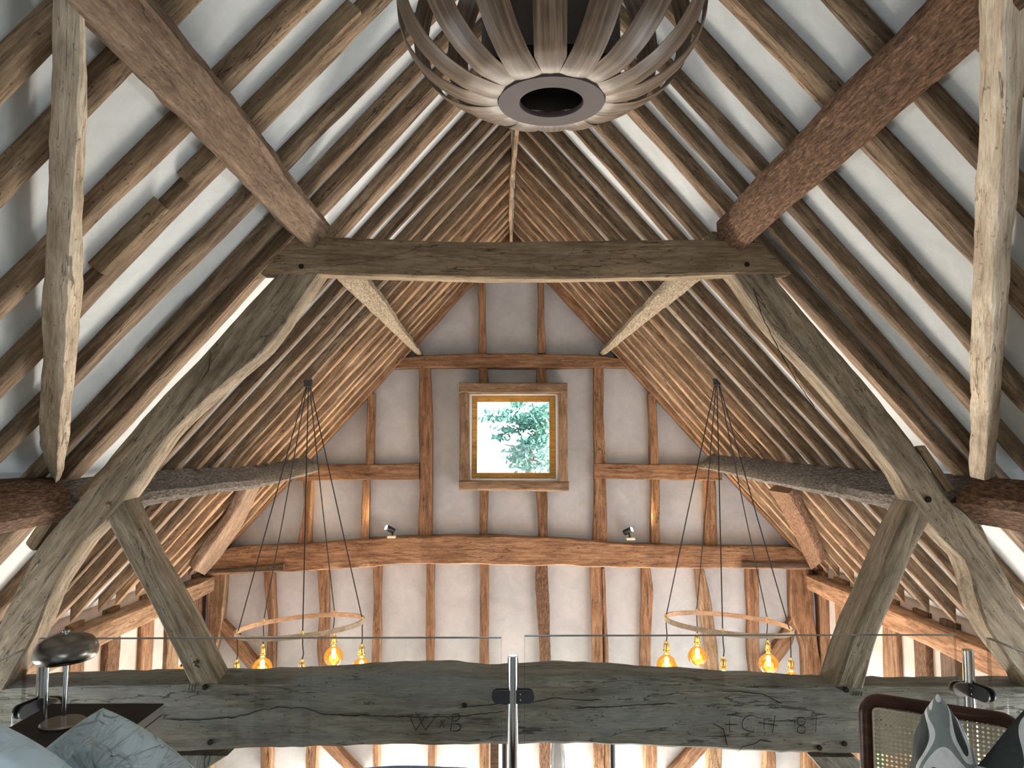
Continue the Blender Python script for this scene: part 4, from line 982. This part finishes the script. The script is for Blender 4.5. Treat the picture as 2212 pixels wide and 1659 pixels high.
def rr(x0, x1, z0, z1, rad, n=8):
    P = []
    for cx, cz, a0 in ((x1-rad, z1-rad, 0), (x0+rad, z1-rad, 90), (x0+rad, z0+rad, 180), (x1-rad, z0+rad, 270)):
        for i in range(n+1):
            a = math.radians(a0+90*i/n); P.append(V((cx+rad*math.cos(a), 0, cz+rad*math.sin(a))))
    return P
bm = bmesh.new(); tube_bm(bm, rr(0, W_, -HB, 0, .045), .0195, 14, True)
o = fin('back_frame', to_mesh(bm, 'back_frame', None, 60), MAH, CM, chair)
bm = bmesh.new(); tube_bm(bm, rr(.022, W_-.022, -HB+.022, -.022, .012), .0035, 6, True); fin('beading', to_mesh(bm, 'beading', None, 60), BEAD, CM @ Matrix.Translation((0, -.008, 0)), chair)
bm = bmesh.new(); box_bm(bm, (.018, -.0012, -HB+.018), (W_-.018, .0012, -.018)); fin('cane_panel', to_mesh(bm, 'cane_panel', None), CANE, CM, chair)
sp = q0 + ez*(-HB)
fwd = V((-ey.x, -ey.y, 0)).normalized()
if fwd.y > 0: fwd = -fwd
zs = ZF+.43
a = V((q0.x, q0.y, zs)); b = V((q1.x, q1.y, zs)); c_ = b+fwd*.5; d_ = a+fwd*.5
quad = quad_slab('seat', [a, b, c_, d_], V((0, 0, -.06)), MAH); quad.parent = chair; quad.matrix_parent_inverse = WM[chair.name].inverted()
for k_, p in enumerate((a+ex*.02, b-ex*.02, c_-ex*.02-fwd*.02, d_+ex*.02-fwd*.02)):
    tube('leg', [V((p.x, p.y, ZF)), V((p.x, p.y, zs-.05))], [.014, .02], MAH, chair, 12)
for p, t_ in ((a, q0), (b, q1)):
    tube('back_post', [V((p.x, p.y, zs-.03)), t_+ez*(-HB+.01)], .018, MAH, chair, 12)
def camo(name, seed=0):
    m, nt, bs = base(name); c = coords(nt, (1, 1, 1), False)
    mp = N(nt, 'ShaderNodeMapping'); mp.inputs['Location'].default_value = (seed, seed*2, seed*.5); nt.links.new(c, mp.inputs[0])
    f = noi(nt, mp.outputs[0], 5.0, 0, .3, .9); f2 = noi(nt, mp.outputs[0], 4.2, 0, .3, 1.2); w_ = noi(nt, c, 30, 4)
    LG = (.74, .76, .78); MG = (.24, .28, .28); DG = (.055, .065, .065)
    r = N(nt, 'ShaderNodeValToRGB'); r.color_ramp.interpolation = 'CONSTANT'; e = r.color_ramp.elements
    e[0].position = 0; e[0].color = (*DG, 1); e[1].position = .40; e[1].color = (*LG, 1); x = e.new(.50); x.color = (*MG, 1); x = e.new(.57); x.color = (*LG, 1); x = e.new(.64); x.color = (*DG, 1)
    nt.links.new(f, r.inputs[0])
    col = mix(nt, r.outputs[0], ramp(nt, w_, [(.3, (.82, .82, .82)), (.7, (1.1, 1.1, 1.1))]), 1.0, 'MULTIPLY')
    nt.links.new(col, bs.inputs['Base Color']); bs.inputs['Roughness'].default_value = .9; bs.inputs['Specular IOR Level'].default_value = .1; return m
cushion('cushion', 'grey and white abstract patterned cushion with its corner pointing up, on the cane chair', 'cushion', aY(2040, 1722, 1.98), .45, .43, .15, Rz(58) @ Ry(27), camo('abstract_print_a', 1.3), 21, .006, .05, 60, .5, .12)
cushion('cushion', 'grey and white abstract patterned cushion at the very right edge, on the cane chair', 'cushion', aY(2300, 1790, 1.86), .43, .43, .15, Rz(-20) @ Rx(-14) @ Ry(-50), camo('abstract_print_b', 4.1), 25, .006, .05, 60, .5, .15)

# ================================================================== THINGS IN THE HALL
zg = ZC-4.6
CG = glassy('smoked_glass', (.72, .72, .72))
vb = aY(1205, 1690, 6.0)
pl = tag(box('plinth', (vb.x-.2, 5.8, zg), (vb.x+.2, 6.2, vb.z), WEN, None, .004), 'dark plinth in the hall carrying the tall glass vase', 'plinth')
lathe('glass_vase', [(0, .004), (.05, .004), (.058, .02), (.060, .14), (.056, .22), (.046, .30), (.040, .335), (.037, .335), (.043, .30), (.053, .22), (.056, .14), (.054, .02), (0, .012)], vb, CG, None, 32)
tag(bpy.data.objects['glass_vase'], 'tall clear glass vase seen just under the near tie beam, right of the steel post', 'vase')
tag(tube('black_pole', [(aY(1323, 1640, 6.4).x, 6.4, zg), (aY(1323, 1640, 6.4).x, 6.4, ZC-2.3)], .022, BLACK, None, 16), 'black metal pole in the hall below the near tie beam, right of the vase', 'pole')
tag(tube('black_pole', [(aY(1090, 1640, 5.2).x, 5.2, zg), (aY(1090, 1640, 5.2).x, 5.2, ZC-1.9)], .018, BLACK, None, 16), 'black metal pole in the hall just left of the steel balustrade post', 'pole')
tag(box('dark_panel', (aY(1059, 1640, 7.7).x, 7.7, zg), (aY(1077, 1640, 7.7).x, 7.78, ZC-2.6), DARKB, None, .002), 'narrow dark brown upright board beside the central gable stud, low down', 'board')

# ================================================================== THE TREE OUTSIDE
rnd = random.Random(5)
LEAF = plain('sunlit_leaf', (.10, .24, .21), .6, 0, .3); BARKM = plain('tree_bark', (.22, .20, .17), .9)
YT_ = 15.0
tree = empty('tree', (1.2, YT_, zg), 'leafy green tree outside, seen through the picture window', 'tree')
bm = bmesh.new()
tr0 = aY(1150, 1100, YT_)
tube_bm(bm, [V((tr0.x+.2, YT_, zg)), tr0, aY(1140, 990, YT_), aY(1165, 920, YT_), aY(1150, 870, YT_)], [.18, .10, .07, .05, .02], 8)
for (x0, y0, x1, y1) in ((1140, 990, 1180, 1010), (1165, 930, 1100, 905), (1150, 960, 1190, 900), (1160, 920, 1080, 940), (1142, 980, 1090, 960)):
    tube_bm(bm, [aY(x0, y0, YT_), aY((x0+x1)/2, (y0+y1)/2-4, YT_+.1), aY(x1, y1, YT_)], [.035, .02, .008], 6)
M = Matrix.Translation(tr0); fin('trunk', to_mesh(bm, 'trunk', M), BARKM, M, tree)
bm = bmesh.new()
blobs = [(1150, 910, 34, 14, 420), (1120, 905, 30, 8, 150), (1165, 895, 22, 14, 240), (1120, 872, 14, 7, 110), (1183, 876, 8, 6, 50), (1150, 955, 26, 10, 260), (1172, 940, 14, 18, 160), (1120, 985, 20, 16, 260), (1135, 975, 18, 14, 200),
         (1175, 985, 20, 22, 160), (1140, 1008, 20, 8, 100), (1100, 930, 30, 6, 60), (1080, 945, 16, 5, 40), (1095, 890, 20, 6, 40), (1060, 900, 14, 10, 20), (1050, 890, 10, 5, 14), (1080, 905, 12, 6, 20), (1190, 1010, 8, 6, 30), (1040, 910, 6, 8, 10), (1150, 930, 60, 50, 60)]
for (x, y, rx, ry, n) in blobs:
    for _ in range(n):
        px = x+rnd.gauss(0, rx*.55); py = y+rnd.gauss(0, ry*.6); p = aY(px, py, YT_+rnd.uniform(-.6, .6))
        a = V((rnd.gauss(0, 1), rnd.gauss(0, 1), rnd.gauss(0, 1))).normalized(); b = a.orthogonal().normalized(); s = rnd.uniform(.028, .055)
        q = [p+a*s*1.5, p+b*s*.8, p-a*s*1.5, p-b*s*.8]
        bm.faces.new([bm.verts.new(v) for v in q])
M = Matrix.Translation(aY(1140, 930, YT_)); lf = fin('foliage', to_mesh(bm, 'foliage', M), LEAF, M, tree)
box_ground = plain('outdoor_grass', (.12, .2, .07), .9)
struct(box('ground_outside', (-30, YB+.3, zg-.3), (30, 45, zg-.02), box_ground))
